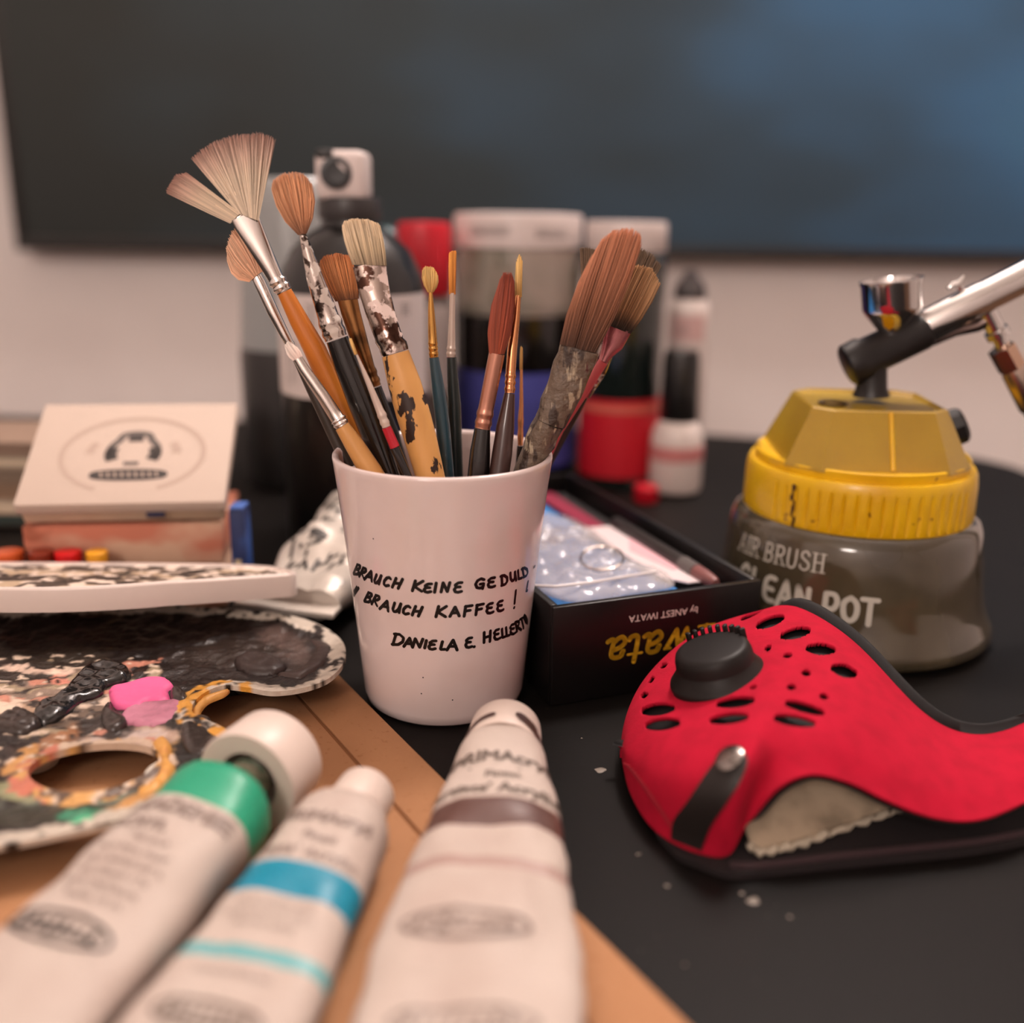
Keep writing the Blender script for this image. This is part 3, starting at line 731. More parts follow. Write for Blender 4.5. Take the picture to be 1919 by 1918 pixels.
def capmesh(mb, c, ax, r0, r1, h, ribs=0, hollow=True):
    ax = Vector(ax).normalized(); q = Vector((0,0,1)).rotation_difference(ax).to_matrix().to_4x4(); mt = Matrix.Translation(c) @ q
    pr = [(r0*.62, .004), (r0*.8, .0005), (r0*.97, 0), (r0, .0008), (r1, h-.0012), (r1-.0004, h-.0004), (r1-.0014, h), (0, h)]
    if hollow: pr = [(0, h-.003), (r1*.55, h-.003), (r0*.58, .001)]+pr[1:]
    mb.lathe(pr, 56, mt, cap=(False, False)); return mb
def neckmesh(mb, p, ax, r, h):
    q = Vector((0,0,1)).rotation_difference(Vector(ax).normalized()).to_matrix().to_4x4(); mt = Matrix.Translation(p) @ q
    pr = [(r*1.35, -.002), (r*1.3, 0)]
    for k in range(5): pr += [(r, h*(k+.1)/5), (r*1.1, h*(k+.4)/5), (r*1.1, h*(k+.6)/5), (r, h*(k+.9)/5)]
    mb.lathe(pr+[(r*.6, h), (r*.5, h-.002)], 32, mt, cap=(True, True)); return mb
GT = 'acrylic paint tubes lying in front'
# left tube, green
pa = at_z(430, 1500, .0215); pb = at_z(60, 1860, .0175)
pb2 = pa+(pb-pa).normalized()*.15
t1 = Tube(pa, pb, .135, .0158, .0215, SKH, 3.1, dent=.8, endh=.0045)
t1.p0.z = SKH+.0168; t1.ax = (Vector((pb.x, pb.y, SKH+.0108))-t1.p0).normalized(); t1.sd = t1.ax.cross(Vector((0,0,1))).normalized(); t1.up = t1.sd.cross(t1.ax).normalized()
tb = thing('paint_tube', 'paint tube with a broad green band, its big white cap half off', 'paint tube', tuple(t1.p0+t1.ax*.07-Vector((0,0,.012))), GT)
t1.body(None, [(0, .0175, 1)]).build('tube_body', [tubew, t_green], tb, ang=60)
mb = MB(); t1.text(mb, 'AKADEMIE', .0250, .0070, w0=-.05, bold=.0004); t1.text(mb, 'ACRYL', .0322, .0058, w0=-.35, bold=.0003)
rg = random.Random(4)
for k, (u, wd) in enumerate(((.0365,.012),(.041,.02),(.045,.022),(.049,.02),(.053,.022),(.057,.016))): smallprint(t1, mb, u, .12 if k == 0 else -.05, wd, .0016, rg)
mb.build('lettering', greyink, tb, smooth=False)
mb = MB(); t1.oval(mb, .0665, -.1, .0145, .0046, .0011); mb.build('oval_mark', blackink, tb, smooth=False)
mb = MB(); neckmesh(mb, t1.p0-t1.ax*.0005, -t1.ax, .0062, .012); mb.build('neck', mat('tube_neck', (150, 140, 120), .5, layers=[((92, 104, 84), 160, .5, .6)]), tb)
cc = at_z(452, 1452, .0255); cax = (at_z(525, 1395, .025)-at_z(445, 1455, .0245))
cax = Vector((-t1.ax.x, -t1.ax.y, .02)); cap_o = t1.p0-t1.ax*.0060+Vector((.0015,.001,.0008))
mb = MB(); capmesh(mb, cap_o, cax, .0168, .0160, .0185); mb.build('cap', capw, tb, ang=50)
mb = MB(); tail(t1, mb); mb.build('crimped_tail', tubew, tb)
# middle tube, blue
pa = at_z(655, 1548, .016); pb = at_z(420, 1918, .013)
t2 = Tube(pa, pb, .128, .0130, .0205, SKH, 8.4, dent=.9, endh=.004)
t2.p0.z = SKH+.0132; t2.ax = (Vector((pb.x, pb.y, SKH+.0098))-t2.p0).normalized(); t2.sd = t2.ax.cross(Vector((0,0,1))).normalized(); t2.up = t2.sd.cross(t2.ax).normalized()
tb = thing('paint_tube', 'paint tube with a bright blue band and a pale teal stripe', 'paint tube', tuple(t2.p0+t2.ax*.06-Vector((0,0,.012))), GT)
t2.body(None, [(.0335, .0450, 1), (.0620, .0660, 2)]).build('tube_body', [tubew, t_blue, t_pale], tb, ang=60)
mb = MB(); t2.text(mb, 'PRIMAcryl', .0178, .0060, bold=.0003); t2.text(mb, 'Finest', .0250, .0040, w0=.1, bold=.0001); t2.text(mb, "Artists' Acrylic", .0315, .0052, w0=-.08, bold=.0001)
for u, wd in ((.049, .02), (.0525, .024), (.056, .016), (.071, .02)): smallprint(t2, mb, u, 0, wd, .0012, rg)
mb.build('lettering', greyink, tb, smooth=False)
mb = MB(); t2.oval(mb, .0830, 0, .0125, .0042, .0010); mb.build('oval_mark', darkink, tb, smooth=False)
mb = MB(); capmesh(mb, t2.p0-t2.ax*(-.0015), -t2.ax+Vector((0,0,.0)), .0096, .0090, .0165, hollow=False); mb.build('cap', capw, tb, ang=50)
mb = MB(); tail(t2, mb); mb.build('crimped_tail', tubew, tb)
# right tube, brown
pa = at_z(942, 1425, .016); pb = at_z(882, 1918, .013)
t3 = Tube(pa, pb, .150, .0128, .0255, SKH, 15.7, dent=1.15, endh=.0045)
t3.p0.z = SKH+.0135; t3.ax = (Vector((pb.x, pb.y, SKH+.0105))-t3.p0).normalized(); t3.sd = t3.ax.cross(Vector((0,0,1))).normalized(); t3.up = t3.sd.cross(t3.ax).normalized()
tb = thing('paint_tube', 'paint tube with a dark brown band and brown smears on its cap', 'paint tube', tuple(t3.p0+t3.ax*.06-Vector((0,0,.012))), GT)
t3.body(None, [(.0415, .0525, 1), (.0670, .0712, 2)]).build('tube_body', [tubew, t_brown, t_tau], tb, ang=60)
mb = MB(); t3.text(mb, 'PRIMAcryl', .0228, .0074, w0=.02, bold=.0003); t3.text(mb, 'Finest', .0312, .0046, w0=.1, bold=.0001); t3.text(mb, "Artists' Acrylic", .0392, .0066, w0=-.02, bold=.0003)
a, b = t3.dims(.0255); vs, fs = ribbon2d([(-.009, 0), (.007, 0)], .0006); mb.add([t3.top(.0255+v[1], v[0]/a) for v in vs], fs)
mb.build('lettering', darkink, tb, smooth=False)
mb = MB(); t3.oval(mb, .0925, -.12, .0155, .0052, .0014); mb.build('oval_mark', greyink, tb, smooth=False); mb = MB(); t3.oval(mb, .121, -.05, .016, .0045, .0009); mb.build('oval_mark', greyink, tb, smooth=False)
mb = MB(); capmesh(mb, t3.p0+t3.ax*.0025, -t3.ax+Vector((0,0,-.03)), .0132, .0122, .0190, hollow=False); mb.build('cap', capw, tb, ang=50)
# brown smear on the lower rim of the cap
mb = MB(); q = Vector((0,0,1)).rotation_difference((-t3.ax+Vector((0,0,-.03))).normalized()).to_matrix().to_4x4(); mt = Matrix.Translation(t3.p0+t3.ax*.0025) @ q
upl = (q.inverted() @ Vector((0,0,1))); a0 = math.atan2(upl.y, upl.x)
sgn = 1 if (q @ Vector((math.cos(a0+.5), math.sin(a0+.5), 0))).x > 0 else -1
for arc0, arc1, z0, z1, wd in ((-1.45, -.30, .0012, .0052, .0028), (.50, 1.25, .0050, .0020, .0040), (.45, .85, .0062, .0048, .0044)):
    pl = [(arc0+(arc1-arc0)*k/12, z0+(z1-z0)*math.sin(PI/2*k/12)) for k in range(13)]
    vs, fs = ribbon2d([(p[0]*.0131, p[1]) for p in pl], wd)
    mb.add([mt @ Vector((.01338*math.cos(a0+sgn*v[0]/.0131), .01338*math.sin(a0+sgn*v[0]/.0131), v[1])) for v in vs], fs)
mb.build('paint_smear', mat('smear_brown', (66, 44, 40), .4), tb, smooth=False)
mb = MB(); tail(t3, mb); mb.build('crimped_tail', tubew, tb)

# ------------------------------------------------------------------ crumpled tube behind the cup
pa = at_z(700, 990, .022); pb = at_z(546, 1140, .014)
t4 = Tube(pa, pb, (pb-pa).length, .0235, .0245, 0, 21.3, dent=3.0, endh=.0085)
t4.p0.z = .0255; t4.ax = (Vector((pb.x, pb.y, .0165))-t4.p0).normalized(); t4.sd = t4.ax.cross(Vector((0,0,1))).normalized(); t4.up = t4.sd.cross(t4.ax).normalized()
tb = thing('paint_tube', 'crumpled white tube with black print lying behind the cup', 'paint tube', tuple(t4.p0+t4.ax*.04-Vector((0,0,.015))))
silv = mat('tube_crumpled', (196, 186, 176), .3, .2, layers=[((104, 98, 92), 30, .60, .70)], bump=.15, bscale=60)
t4.body(None, []).build('tube_body', silv, tb, ang=60)
mb = MB(); L4 = t4.L
for u, w0, rx, ry in ((L4*.48, .28, .0042, .0030), (L4*.60, -.1, .0045, .0026), ): t4.oval(mb, u, w0, rx, ry, .0009)
rg = random.Random(8)
for u, w0, wd, h in ((L4*0.50, -.40, .010, .006), (L4*0.60, -.45, .012, .007), (L4*0.71, -.25, .016, .008), (L4*0.81, 0, .024, .008), (L4*0.74, .45, .010, .006), (L4*0.35, -.5, .010, .006), (L4*0.40, -.1, .008, .005)): smallprint(t4, mb, u, w0, wd, h, rg)
t4.text(mb, 'e 3', L4*.65, .0056, w0=.72)
mb.build('lettering', blackink, tb, smooth=False)
mb = MB(); tail(t4, mb); mb.build('crimped_tail', silv, tb)

# ------------------------------------------------------------------ palettes
def layers_col(layers, base):
    def f(x, y, z):
        px, py, _ = proj((x, y, z)); c = np.array(lin(base))
        n1 = mnoise.fractal(Vector((x*60, y*60, 1.3)), 1.0, 2.0, 4); n2 = mnoise.fractal(Vector((x*170, y*170, 5.1)), 1.0, 2.0, 3)
        c = c*(1+.35*n1)
        for (cx, cy, rx, ry, rot, col, edge, soft) in layers:
            dx, dy = px-cx, py-cy; a = dx*math.cos(rot)+dy*math.sin(rot); b = -dx*math.sin(rot)+dy*math.cos(rot)
            q = math.hypot(a/rx, b/ry)+edge*n1*.9+edge*.6*n2
            k = max(0, min(1, (1-q)/soft+.5)); cc = np.array(lin(col))*(1+.25*n2)
            c = c*(1-k)+cc*k
        return tuple(np.clip(c, .004, .95))
    return f
PZ = .0185
ppx = [(648, 1222), (641, 1250), (612, 1277), (565, 1293), (510, 1299), (460, 1291), (418, 1288), (386, 1300), (364, 1319), (362, 1338), (388, 1352), (424, 1370), (442, 1398), (428, 1438), (375, 1478), (300, 1512), (180, 1551), (0, 1588),
       (-150, 1604), (-420, 1560), (-560, 1440), (-500, 1290), (-300, 1195), (-50, 1152), (200, 1138), (350, 1139), (450, 1144), (540, 1155), (600, 1174), (636, 1198)]
pl2 = [tuple(at_z(*p, PZ))[:2] for p in smooth_poly(ppx, 6)]; pl2 = [tuple(p) for p in resample(pl2, .002)]
hpx = [(175+122*math.cos(a)+8*math.sin(2*a), 1436-44*math.sin(a)-14*math.cos(a)) for a in [2*PI*k/40 for k in range(40)]]
hl2 = [tuple(at_z(*p, PZ))[:2] for p in hpx]
parr = np.array(pl2); harr = np.array(hl2)
def edged(x, y, arr): return math.sqrt(np.min((arr[:,0]-x)**2+(arr[:,1]-y)**2))
PL = [  # cx, cy, rx, ry, rot, colour, edge, soft
 (-60, 1260, 150, 70, 0, (74, 64, 58), .5, .3), (110, 1240, 90, 40, 0, (70, 60, 52), .5, .5),
 (60, 1310, 170, 50, -.1, (128, 108, 94), .5, .18), (150, 1330, 110, 40, -.3, (112, 94, 80), .6, .15), (30, 1330, 70, 22, .1, (176, 146, 122), .7, .12),
 (110, 1268, 22, 18, 0, (198, 130, 112), .6, .2), (5, 1327, 34, 14, -.3, (222, 196, 176), .5, .1), (60, 1248, 60, 9, .1, (206, 178, 160), .6, .15),
 (520, 1235, 110, 36, .2, (62, 48, 44), .5, .4), (540, 1205, 60, 22, .5, (96, 78, 72), .5, .5), (500, 1245, 42, 18, .2, (50, 36, 32), .3, .2), (420, 1220, 80, 30, 0, (58, 46, 40), .6, .5),
 (300, 1378, 170, 26, -.03, (172, 146, 130), .5, .2), (250, 1375, 120, 13, -.1, (206, 186, 176), .6, .12), (90, 1388, 90, 20, -.5, (150, 104, 72), .6, .25),
 (60, 1430, 60, 40, .2, (70, 52, 46), .5, .3), (40, 1410, 44, 12, -.7, (196, 144, 86), .5, .15),
 (180, 1492, 210, 30, -.05, (92, 98, 88), .5, .3), (30, 1480, 60, 18, .2, (142, 142, 108), .6, .2), (180, 1486, 70, 12, -.05, (104, 136, 118), .6, .2), (60, 1520, 130, 22, -.12, (62, 60, 46), .5, .25), (150, 1522, 40, 10, -.1, (60, 130, 100), .5, .2), (160, 1535, 22, 6, -.1, (70, 190, 140), .4, .15),
 (270, 1492, 60, 14, -.3, (190, 140, 84), .5, .15), (320, 1460, 40, 20, -.7, (150, 124, 108), .6, .2),
 (340, 1395, 26, 34, .3, (198, 158, 108), .6, .15), (395, 1385, 36, 34, .2, (34, 29, 27), .4, .12), (425, 1372, 30, 14, .6, (206, 186, 166), .6, .15), (355, 1400, 40, 50, .2, (40, 34, 30), .5, .2),
 (330, 1340, 30, 40, .2, (52, 44, 40), .5, .2), (200, 1345, 60, 26, -.2, (62, 50, 44), .5, .3),
]
pcol = layers_col(PL, (40, 30, 27))
ochre = np.array(lin((204, 154, 92))); whit = np.array(lin((196, 184, 170))); yel = np.array(lin((214, 152, 62)))
def palcol(x, y):
    z = PZ; c = np.array(pcol(x, y, z)); c = c*(.55 if c.mean() < .07 else (.55+.45*min(1, (c.mean()-.07)/.06))); d = edged(x, y, parr); px, py, _ = proj((x, y, z))
    n = mnoise.fractal(Vector((x*90, y*90, 9)), 1, 2, 4); py = py; n2 = mnoise.noise(Vector((x*300, y*300, 2)))
    if px < 300 and 1222 < py < 1420:
        n3 = mnoise.fractal(Vector((x*120, y*230, 31)), 1, 2, 4); n4 = mnoise.noise(Vector((x*70, y*120, 51)))
        if n3 > .32: c = np.array(lin((210, 188, 168)))*(1+.2*n2)
        elif n3 < -.34: c = np.array(lin((44, 35, 31)))
        elif n4 > .35: c = np.array(lin((186, 126, 106)))*(1+.2*n2)
        elif n4 < -.38: c = np.array(lin((150, 132, 108)))*(1+.2*n2)
    if d < .0065+.003*n:
        k = 1 if n2+.55*n > -.25 else 0
        w = whit*(1+.2*n2)
        if px < 470 and py > 1270 and px > 330: w = yel if n > -.2 else whit
        c = c*(1-k)+w*k
    h = edged(x, y, harr)
    if h < .0055+.0035*n:
        w = ochre*(1+.25*n2)
        if px < 110 and n > -.1: w = np.array(lin((190, 112, 90)))
        elif n2 > .25 or (py < 1425 and n > -.15): w = np.array(lin((204, 180, 158)))
        elif n < -.25: w = np.array(lin((90, 70, 56)))
        c = w
    return tuple(np.clip(c, .003, .9))
def paltop(x, y):
    d = edged(x, y, parr); h = edged(x, y, harr)
    lip = .0016*math.exp(-(d/.003)**2)+.0012*math.exp(-(h/.003)**2)
    rel = .0010*mnoise.fractal(Vector((x*120, y*120, 3)), 1, 2, 5)+.0005*mnoise.fractal(Vector((x*330, y*330, 8)), 1, 2, 3)
    dish = -.0018*min(1, max(0, (d-.004)/.015))
    rnd = -.0010*math.exp(-(d/.0012)**2)
    return PZ+lip+dish+rel*min(1, min(d, h)/.003)+rnd
palm = mat('palette_paint', (255, 255, 255), .3, vcol=True, bump=.5, bscale=300, coat=.25, bdetail=6)
pal = thing('palette', 'kidney-shaped palette crusted with dried paint around its thumb hole', 'palette', tuple(at_z(150, 1400, SKH)))
whp = mat('palette_plastic', (206, 196, 182), .4)
mb = MB(); slab(mb, pl2, [hl2], .0017, paltop, lambda x, y: PZ-.0014-.0018*min(1, edged(x, y, parr)/.005), colf=palcol)
palo = mb.build('plate', palm, pal, ang=60)
# supporting wells on the underside so that the palette stands clear of the book
for px, py in ((60, 1370), (330, 1430), (470, 1215), (250, 1230), (-250, 1300), (-250, 1500)):
    c = at_z(px, py, PZ); z0 = SKH if (Vector((c.x, c.y, 0))-c0).dot(Vector((-d2.x, -d2.y, 0))) < 0 and (Vector((c.x, c.y, 0))-c0).dot(d1) > 0 else 0.0
    z0 += .0002; mb = MB(); mb.lathe([(.006, z0), (.0075, z0+.001), (.010, PZ-.004), (.010, PZ-.0030)], 24, Matrix.Translation((c.x, c.y, 0))); mb.build('well', whp, pal)
# thick blobs of paint as pieces of their own
def blob(name, px_poly, m, h, label=None, rough=.0006, zb=None):
    poly = [tuple(at_z(*p, PZ-.0005))[:2] for p in smooth_poly(px_poly, 6)]; poly = [tuple(p) for p in resample(poly, .0010)]
    arr = np.array(poly)
    if sum(poly[i][0]*poly[(i+1) % len(poly)][1]-poly[(i+1) % len(poly)][0]*poly[i][1] for i in range(len(poly))) < 0: poly = poly[::-1]
    def zt(x, y):
        d = edged(x, y, arr); k = min(1, d/.003); return PZ-.0012+h*math.sqrt(max(0, 1-(1-k)**2))*.8+rough*mnoise.fractal(Vector((x*200, y*200, h*999)), 1, 2, 4)*k+h*.2*k
    mb = MB(); slab(mb, poly, [], .0011, zt, lambda x, y: PZ-.0022); return mb.build(name, m, pal, ang=70, label=label)
pinkp = mat('paint_pink', (226, 96, 148), .5); mauve = mat('paint_mauve', (194, 126, 148), .4, layers=[((150, 96, 112), 120, .5, .7)])
blk = mat('paint_black', (22, 18, 17), .16, coat=.6, bump=.3, bscale=160); dkb = mat('paint_dark_brown', (48, 38, 34), .28, coat=.3, bump=.3, bscale=160); crm = mat('paint_cream', (214, 192, 172), .4, bump=.2, bscale=200)
och = mat('paint_ochre', (206, 150, 78), .4, layers=[((190, 120, 70), 90, .5, .65)], bump=.3, bscale=180)
blob('paint_blob', [(225, 1345), (250, 1318), (300, 1312), (340, 1310), (342, 1330), (318, 1352), (270, 1358)], mauve, .0014, 'mauve edge of the wet paint blob')
blob('paint_blob', [(207, 1288), (240, 1280), (275, 1270), (310, 1271), (325, 1284), (316, 1296), (318, 1312), (296, 1320), (280, 1316), (262, 1326), (235, 1328), (214, 1322), (206, 1306)], pinkp, .0020, 'bright pink blob of wet paint', rough=.0003)
blob('paint_blob', [(60, 1340), (75, 1318), (110, 1302), (140, 1270), (170, 1245), (215, 1242), (245, 1256), (236, 1274), (200, 1284), (190, 1300), (150, 1315), (120, 1340), (80, 1355)], blk, .0028, 'glossy black blob of paint', rough=.0012)
blob('paint_blob', [(0, 1340), (30, 1325), (62, 1336), (78, 1352), (50, 1372), (10, 1372), (-30, 1362)], dkb, .0022, rough=.0014)
blob('paint_blob', [(318, 1296), (330, 1288), (348, 1296), (352, 1314), (338, 1318), (322, 1312)], dkb, .0026, rough=.0008)
blob('paint_blob', [(190, 1330), (208, 1312), (214, 1330), (240, 1346), (220, 1366), (195, 1362)], dkb, .0018, rough=.0010)
blob('paint_blob', [(-10, 1330), (20, 1318), (38, 1322), (30, 1334), (0, 1344)], crm, .0018, rough=.0008)
blob('paint_blob', [(338, 1352), (366, 1340), (392, 1342), (400, 1368), (420, 1384), (405, 1402), (370, 1412), (345, 1398)], dkb, .0016, rough=.0005)
blob('paint_blob', [(286, 1392), (308, 1380), (322, 1400), (316, 1420), (328, 1440), (300, 1478), (270, 1490), (255, 1484), (290, 1456), (300, 1426)], och, .0020, rough=.0012)
blob('paint_blob', [(362, 1326), (378, 1306), (408, 1296), (430, 1290), (420, 1300), (392, 1312), (378, 1326), (372, 1342), (362, 1340)], och, .0016, rough=.0008)
blob('paint_blob', [(440, 1235), (470, 1222), (515, 1230), (538, 1248), (515, 1262), (470, 1262), (445, 1250)], mat('paint_umber', (46, 34, 31), .4, bump=.2, bscale=150), .0022, rough=.0006)
blob('paint_blob', [(520, 1262), (560, 1254), (590, 1218), (575, 1200), (612, 1204), (624, 1222), (600, 1252), (560, 1272)], mat('paint_umber_light', (62, 48, 44), .4, bump=.2, bscale=150), .0018, rough=.0006)

# second palette, white rim seen edge on
Z2 = .0415
Z2f = lambda x, y: Z2-.17*max(0, y-.402)
p2 = [(-330, 1082), (-200, 1096), (-80, 1103), (50, 1105), (150, 1103), (250, 1098), (350, 1089), (450, 1076), (520, 1066), (547, 1061), (542, 1050), (505, 1038), (420, 1031), (250, 1029), (50, 1029), (-150, 1031), (-330, 1042), (-380, 1062)]
q2 = [tuple(at_z(*p, Z2))[:2] for p in smooth_poly(p2, 6)]; q2 = [tuple(p) for p in resample(q2, .002)]; q2a = np.array(q2)
if sum(q2[i][0]*q2[(i+1) % len(q2)][1]-q2[(i+1) % len(q2)][0]*q2[i][1] for i in range(len(q2))) < 0: q2 = q2[::-1]
def c2(x, y):
    d = edged(x, y, q2a); n = mnoise.fractal(Vector((x*60, y*60, 4)), 1, 2, 4); n2 = mnoise.fractal(Vector((x*110, y*160, 14)), 1, 2, 3)
    if d < .0028+.002*n: return lin((226, 208, 196))
    px = proj((x, y, Z2))[0]
    if n2 > .22: return lin((216, 196, 180))
    if n > .25: return lin((176, 152, 126))
    if px < 40 and n > -.2: return lin((46, 32, 26))
    if n2 < -.3: return lin((40, 32, 28))
    return lin((110, 94, 80)) if n > 0 else lin((70, 56, 46))
pal2 = thing('palette', 'white-rimmed palette seen nearly edge on above the thumb-hole palette', 'palette', tuple(at_z(150, 1090, 0)))
mb = MB(); slab(mb, q2, [], .0018, lambda x, y: Z2f(x, y)+(0 if edged(x, y, q2a) < .002 else -.0008)+.0006*mnoise.fractal(Vector((x*150, y*150, 3)), 1, 2, 4)*min(1, edged(x, y, q2a)/.004), lambda x, y: Z2f(x, y)-.0030, colf=c2)
mb.build('plate', mat('palette_paint_dry', (255, 255, 255), .5, vcol=True, bump=.3, bscale=240), pal2, ang=50)
# rim band standing round the edge
ring = []
wh2 = mat('palette_rim_white', (212, 196, 188), .35, coat=.2)
mb = MB(); n = len(q2)
cen = q2a.mean(0)
prof2 = [(0, -.0098), (.0012, -.0096), (.0013, -.0002), (.0008, .0006), (-.0006, .0008), (-.0012, .0000), (-.0010, -.0075)]
rings = []
for i in range(n):
    a = np.array(q2[i-1]); b = np.array(q2[(i+1) % n]); t = (b-a)/np.linalg.norm(b-a); nr = np.array((t[1], -t[0]))
    rings.append([(q2[i][0]+nr[0]*o, q2[i][1]+nr[1]*o, Z2f(*q2[i])+z) for o, z in prof2])
rings.append(rings[0]); mb.loft(rings, cap=(False, False)); mb.build('rim', wh2, pal2, ang=50)
for px in (-250, 60, 330):
    c = at_z(px, 1033.5, Z2); mb = MB(); mb.lathe([(.0018, .0002), (.0020, .001), (.0022, Z2f(c.x, c.y)-.004), (.0022, Z2f(c.x, c.y)-.0028)], 24, Matrix.Translation((c.x, c.y, 0))); mb.build('well', whp, pal2)
# ------------------------------------------------------------------ black tool case
ZC = .0425
n0 = at_z(1037, 1140, ZC); n1 = at_z(1428, 1088, ZC); f1 = at_z(1052, 887, ZC)
e1 = Vector((n1.x-n0.x, n1.y-n0.y, 0)).normalized(); e2 = Vector((-e1.y, e1.x, 0)); WC = (n1-n0).length; DC = (f1-n1).length
def cp(u, v, z): p = n0+e1*u+e2*v; return Vector((p.x, p.y, z))
ROTC = Matrix.Rotation(math.atan2(e1.y, e1.x), 4, 'Z')
casem = mat('case_black', (16, 13, 13), .32, spec=.4, bump=.03, bscale=600)
casei = mat('case_lining', (30, 26, 27), .6)
case = thing('tool_case', 'open black cardboard case with yellow upside-down lettering on its front', 'case', tuple(cp(WC/2, DC/2, 0)))
T = .0032
def cbox(name, u0, u1, v0, v1, z0, z1, m, bev=.0006, par=case):
    mb = MB(); mb.box(u1-u0, v1-v0, z1-z0, Matrix.Translation(cp((u0+u1)/2, (v0+v1)/2, (z0+z1)/2)) @ ROTC, bev); return mb.build(name, m, par, ang=30)
cbox('side_panel', 0, WC, 0, T, .0004, ZC, casem); cbox('side_panel', 0, WC, DC-T, DC, .0004, ZC, casem)
cbox('side_panel', 0, T, T, DC-T, .0004, ZC, casem); cbox('side_panel', WC-T, WC, T, DC-T, .0004, ZC, casem)
cbox('base_panel', T, WC-T, T, DC-T, .0004, .003, casei, .0003)
cbox('inner_lip', T, WC-T, T, T+.0012, .003, ZC-.0012, casem, .0003); cbox('inner_lip', T, T+.0012, T+.0012, DC-T, .003, ZC-.0012, casem, .0003)
# lettering on the front, upside down
def facepix(px, py):
    d = ray(px, py); nrm = -e2; t = (n0-CAM).dot(nrm)/d.dot(nrm); P = CAM+d*t-n0; return P.dot(e1), P.z+n0.z
def face(mb, pts, fs, o, s, rot=PI, off=.0002):
    c, sn = math.cos(rot), math.sin(rot)
    mb.add([cp(o[0]+(v[0]*c-v[1]*sn)*s, -off, o[1]+(v[0]*sn+v[1]*c)*s) for v in pts], fs)
yel_i = mat('print_gold', (206, 162, 34), .4); wht_i = mat('print_white', (214, 202, 196), .4)
s0 = facepix(1308, 1141); s1 = facepix(1178, 1163)
mb = MB(); vs, fs = text_geo('by ANEST IWATA', 1.0); wx = max(v[0] for v in vs)
sc = (s0[0]-s1[0])/wx; face(mb, vs, fs, (s0[0], s0[1]+.001), sc)
mb.build('lettering', wht_i, case, smooth=False)
IW = {'I': [[(.05,1),(.72,1)], [(.42,1),(.30,0)], [(-.02,0),(.62,0)]],
      'w': [[(.02,.66),(.22,.62),(.30,0)], [(.30,0),(.62,.66)], [(.62,.66),(.70,0)], [(.70,0),(1.08,.62)], [(.92,.66),(1.16,.66)], [(-.08,.66),(.3,.66)]],
      'a': [[(.16,.5),(.22,.66),(.46,.7),(.6,.56),(.52,.1),(.6,.02),(.74,.08)], [(.55,.42),(.26,.34),(.08,.16),(.18,-.02),(.36,.02),(.52,.16)], [(.14,.5),(.2,.56)]],
      't': [[(.30,.95),(.18,.18),(.24,0),(.42,.02),(.5,.12)], [(.0,.66),(.54,.66)]]}
mb = MB(); a0 = facepix(1338, 1172); a1 = facepix(1136, 1200); x = 0; tot = .78+1.22+.82+.6+.8
scI = (a0[0]-a1[0])/tot
for ch, adv in (('I', .80), ('w', 1.22), ('a', .82), ('t', .58), ('a', .8)):
    for st in IW[ch]:
        sm = smooth_poly(st, 6, closed=False) if len(st) > 3 else densify(st, 4)
        horiz = len(st) == 2 and abs(st[0][1]-st[1][1]) < .02
        vs, fs = ribbon2d(sm, .085 if horiz else .165, pen=None if True else (.2, .07, .3), disc=10)
        face(mb, [(v[0]+x, v[1]) for v in vs], fs, (a0[0], a0[1]+.0005), scI)
    x += adv
mb.build('brand_lettering', yel_i, case, smooth=False)

# contents of the case, each lying in it
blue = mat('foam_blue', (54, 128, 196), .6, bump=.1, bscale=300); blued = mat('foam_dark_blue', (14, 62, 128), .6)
tr = thing('tray', 'blue foam tray filling the inside of the black case', 'tray', tuple(cp(WC/2, DC/2, .004)))
mb = MB(); u0, u1, v0, v1 = T+.0018, WC-T-.021, T+.0018, DC-T-.002
mb.box(u1-u0, v1-v0, .029, Matrix.Translation(cp((u0+u1)/2, (v0+v1)/2, .0178)) @ ROTC, .001); mb.build('foam_block', blue, tr, ang=30)
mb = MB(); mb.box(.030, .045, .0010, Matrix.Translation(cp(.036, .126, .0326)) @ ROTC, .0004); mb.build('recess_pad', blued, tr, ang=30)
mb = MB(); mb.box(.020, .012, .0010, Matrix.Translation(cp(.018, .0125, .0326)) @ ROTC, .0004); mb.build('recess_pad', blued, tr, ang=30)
crim = mat('crimson_felt', (128, 22, 54), .8); 
rb = thing('ribbon', 'dark crimson strip lying along the far side inside the black case', 'ribbon', tuple(cp(WC-.014, DC*.6, .034)))
mb = MB(); mb.box(.011, DC*.52, .0016, Matrix.Translation(cp(WC-.0215, DC*.68, .0341)) @ ROTC, .0004); mb.build('strip', crim, rb, ang=30)
cardm = mat('card_white', (216, 200, 202), .6); cardp = mat('card_pink', (216, 168, 176), .6)
cdt = thing('card', 'white card with a pink patch lying across the blue tray', 'card', tuple(cp(.055, .07, .035)))
def quad_on(name, pxs, z0, z1, m, par):
    v = [at_z(px, py, z) for (px, py), z in zip(pxs, z1)]
    mb = MB(); n = len(v); up = [(p.x, p.y, p.z) for p in v]; lo = [(p.x, p.y, p.z-.0006) for p in v]
    a = sum(up[i][0]*up[(i+1) % n][1]-up[(i+1) % n][0]*up[i][1] for i in range(n))
    if a < 0: up.reverse(); lo.reverse()
    mb.add(up+lo, [tuple(range(n)), tuple(range(2*n-1, n-1, -1))]+[(i+n, (i+1) % n+n, (i+1) % n, i) for i in range(n)]); return mb.build(name, m, par, smooth=False)
quad_on('sheet', [(1090, 990), (1160, 984), (1345, 1086), (1290, 1092), (1240, 1082)], 0, [.0350]*5, cardm, cdt)
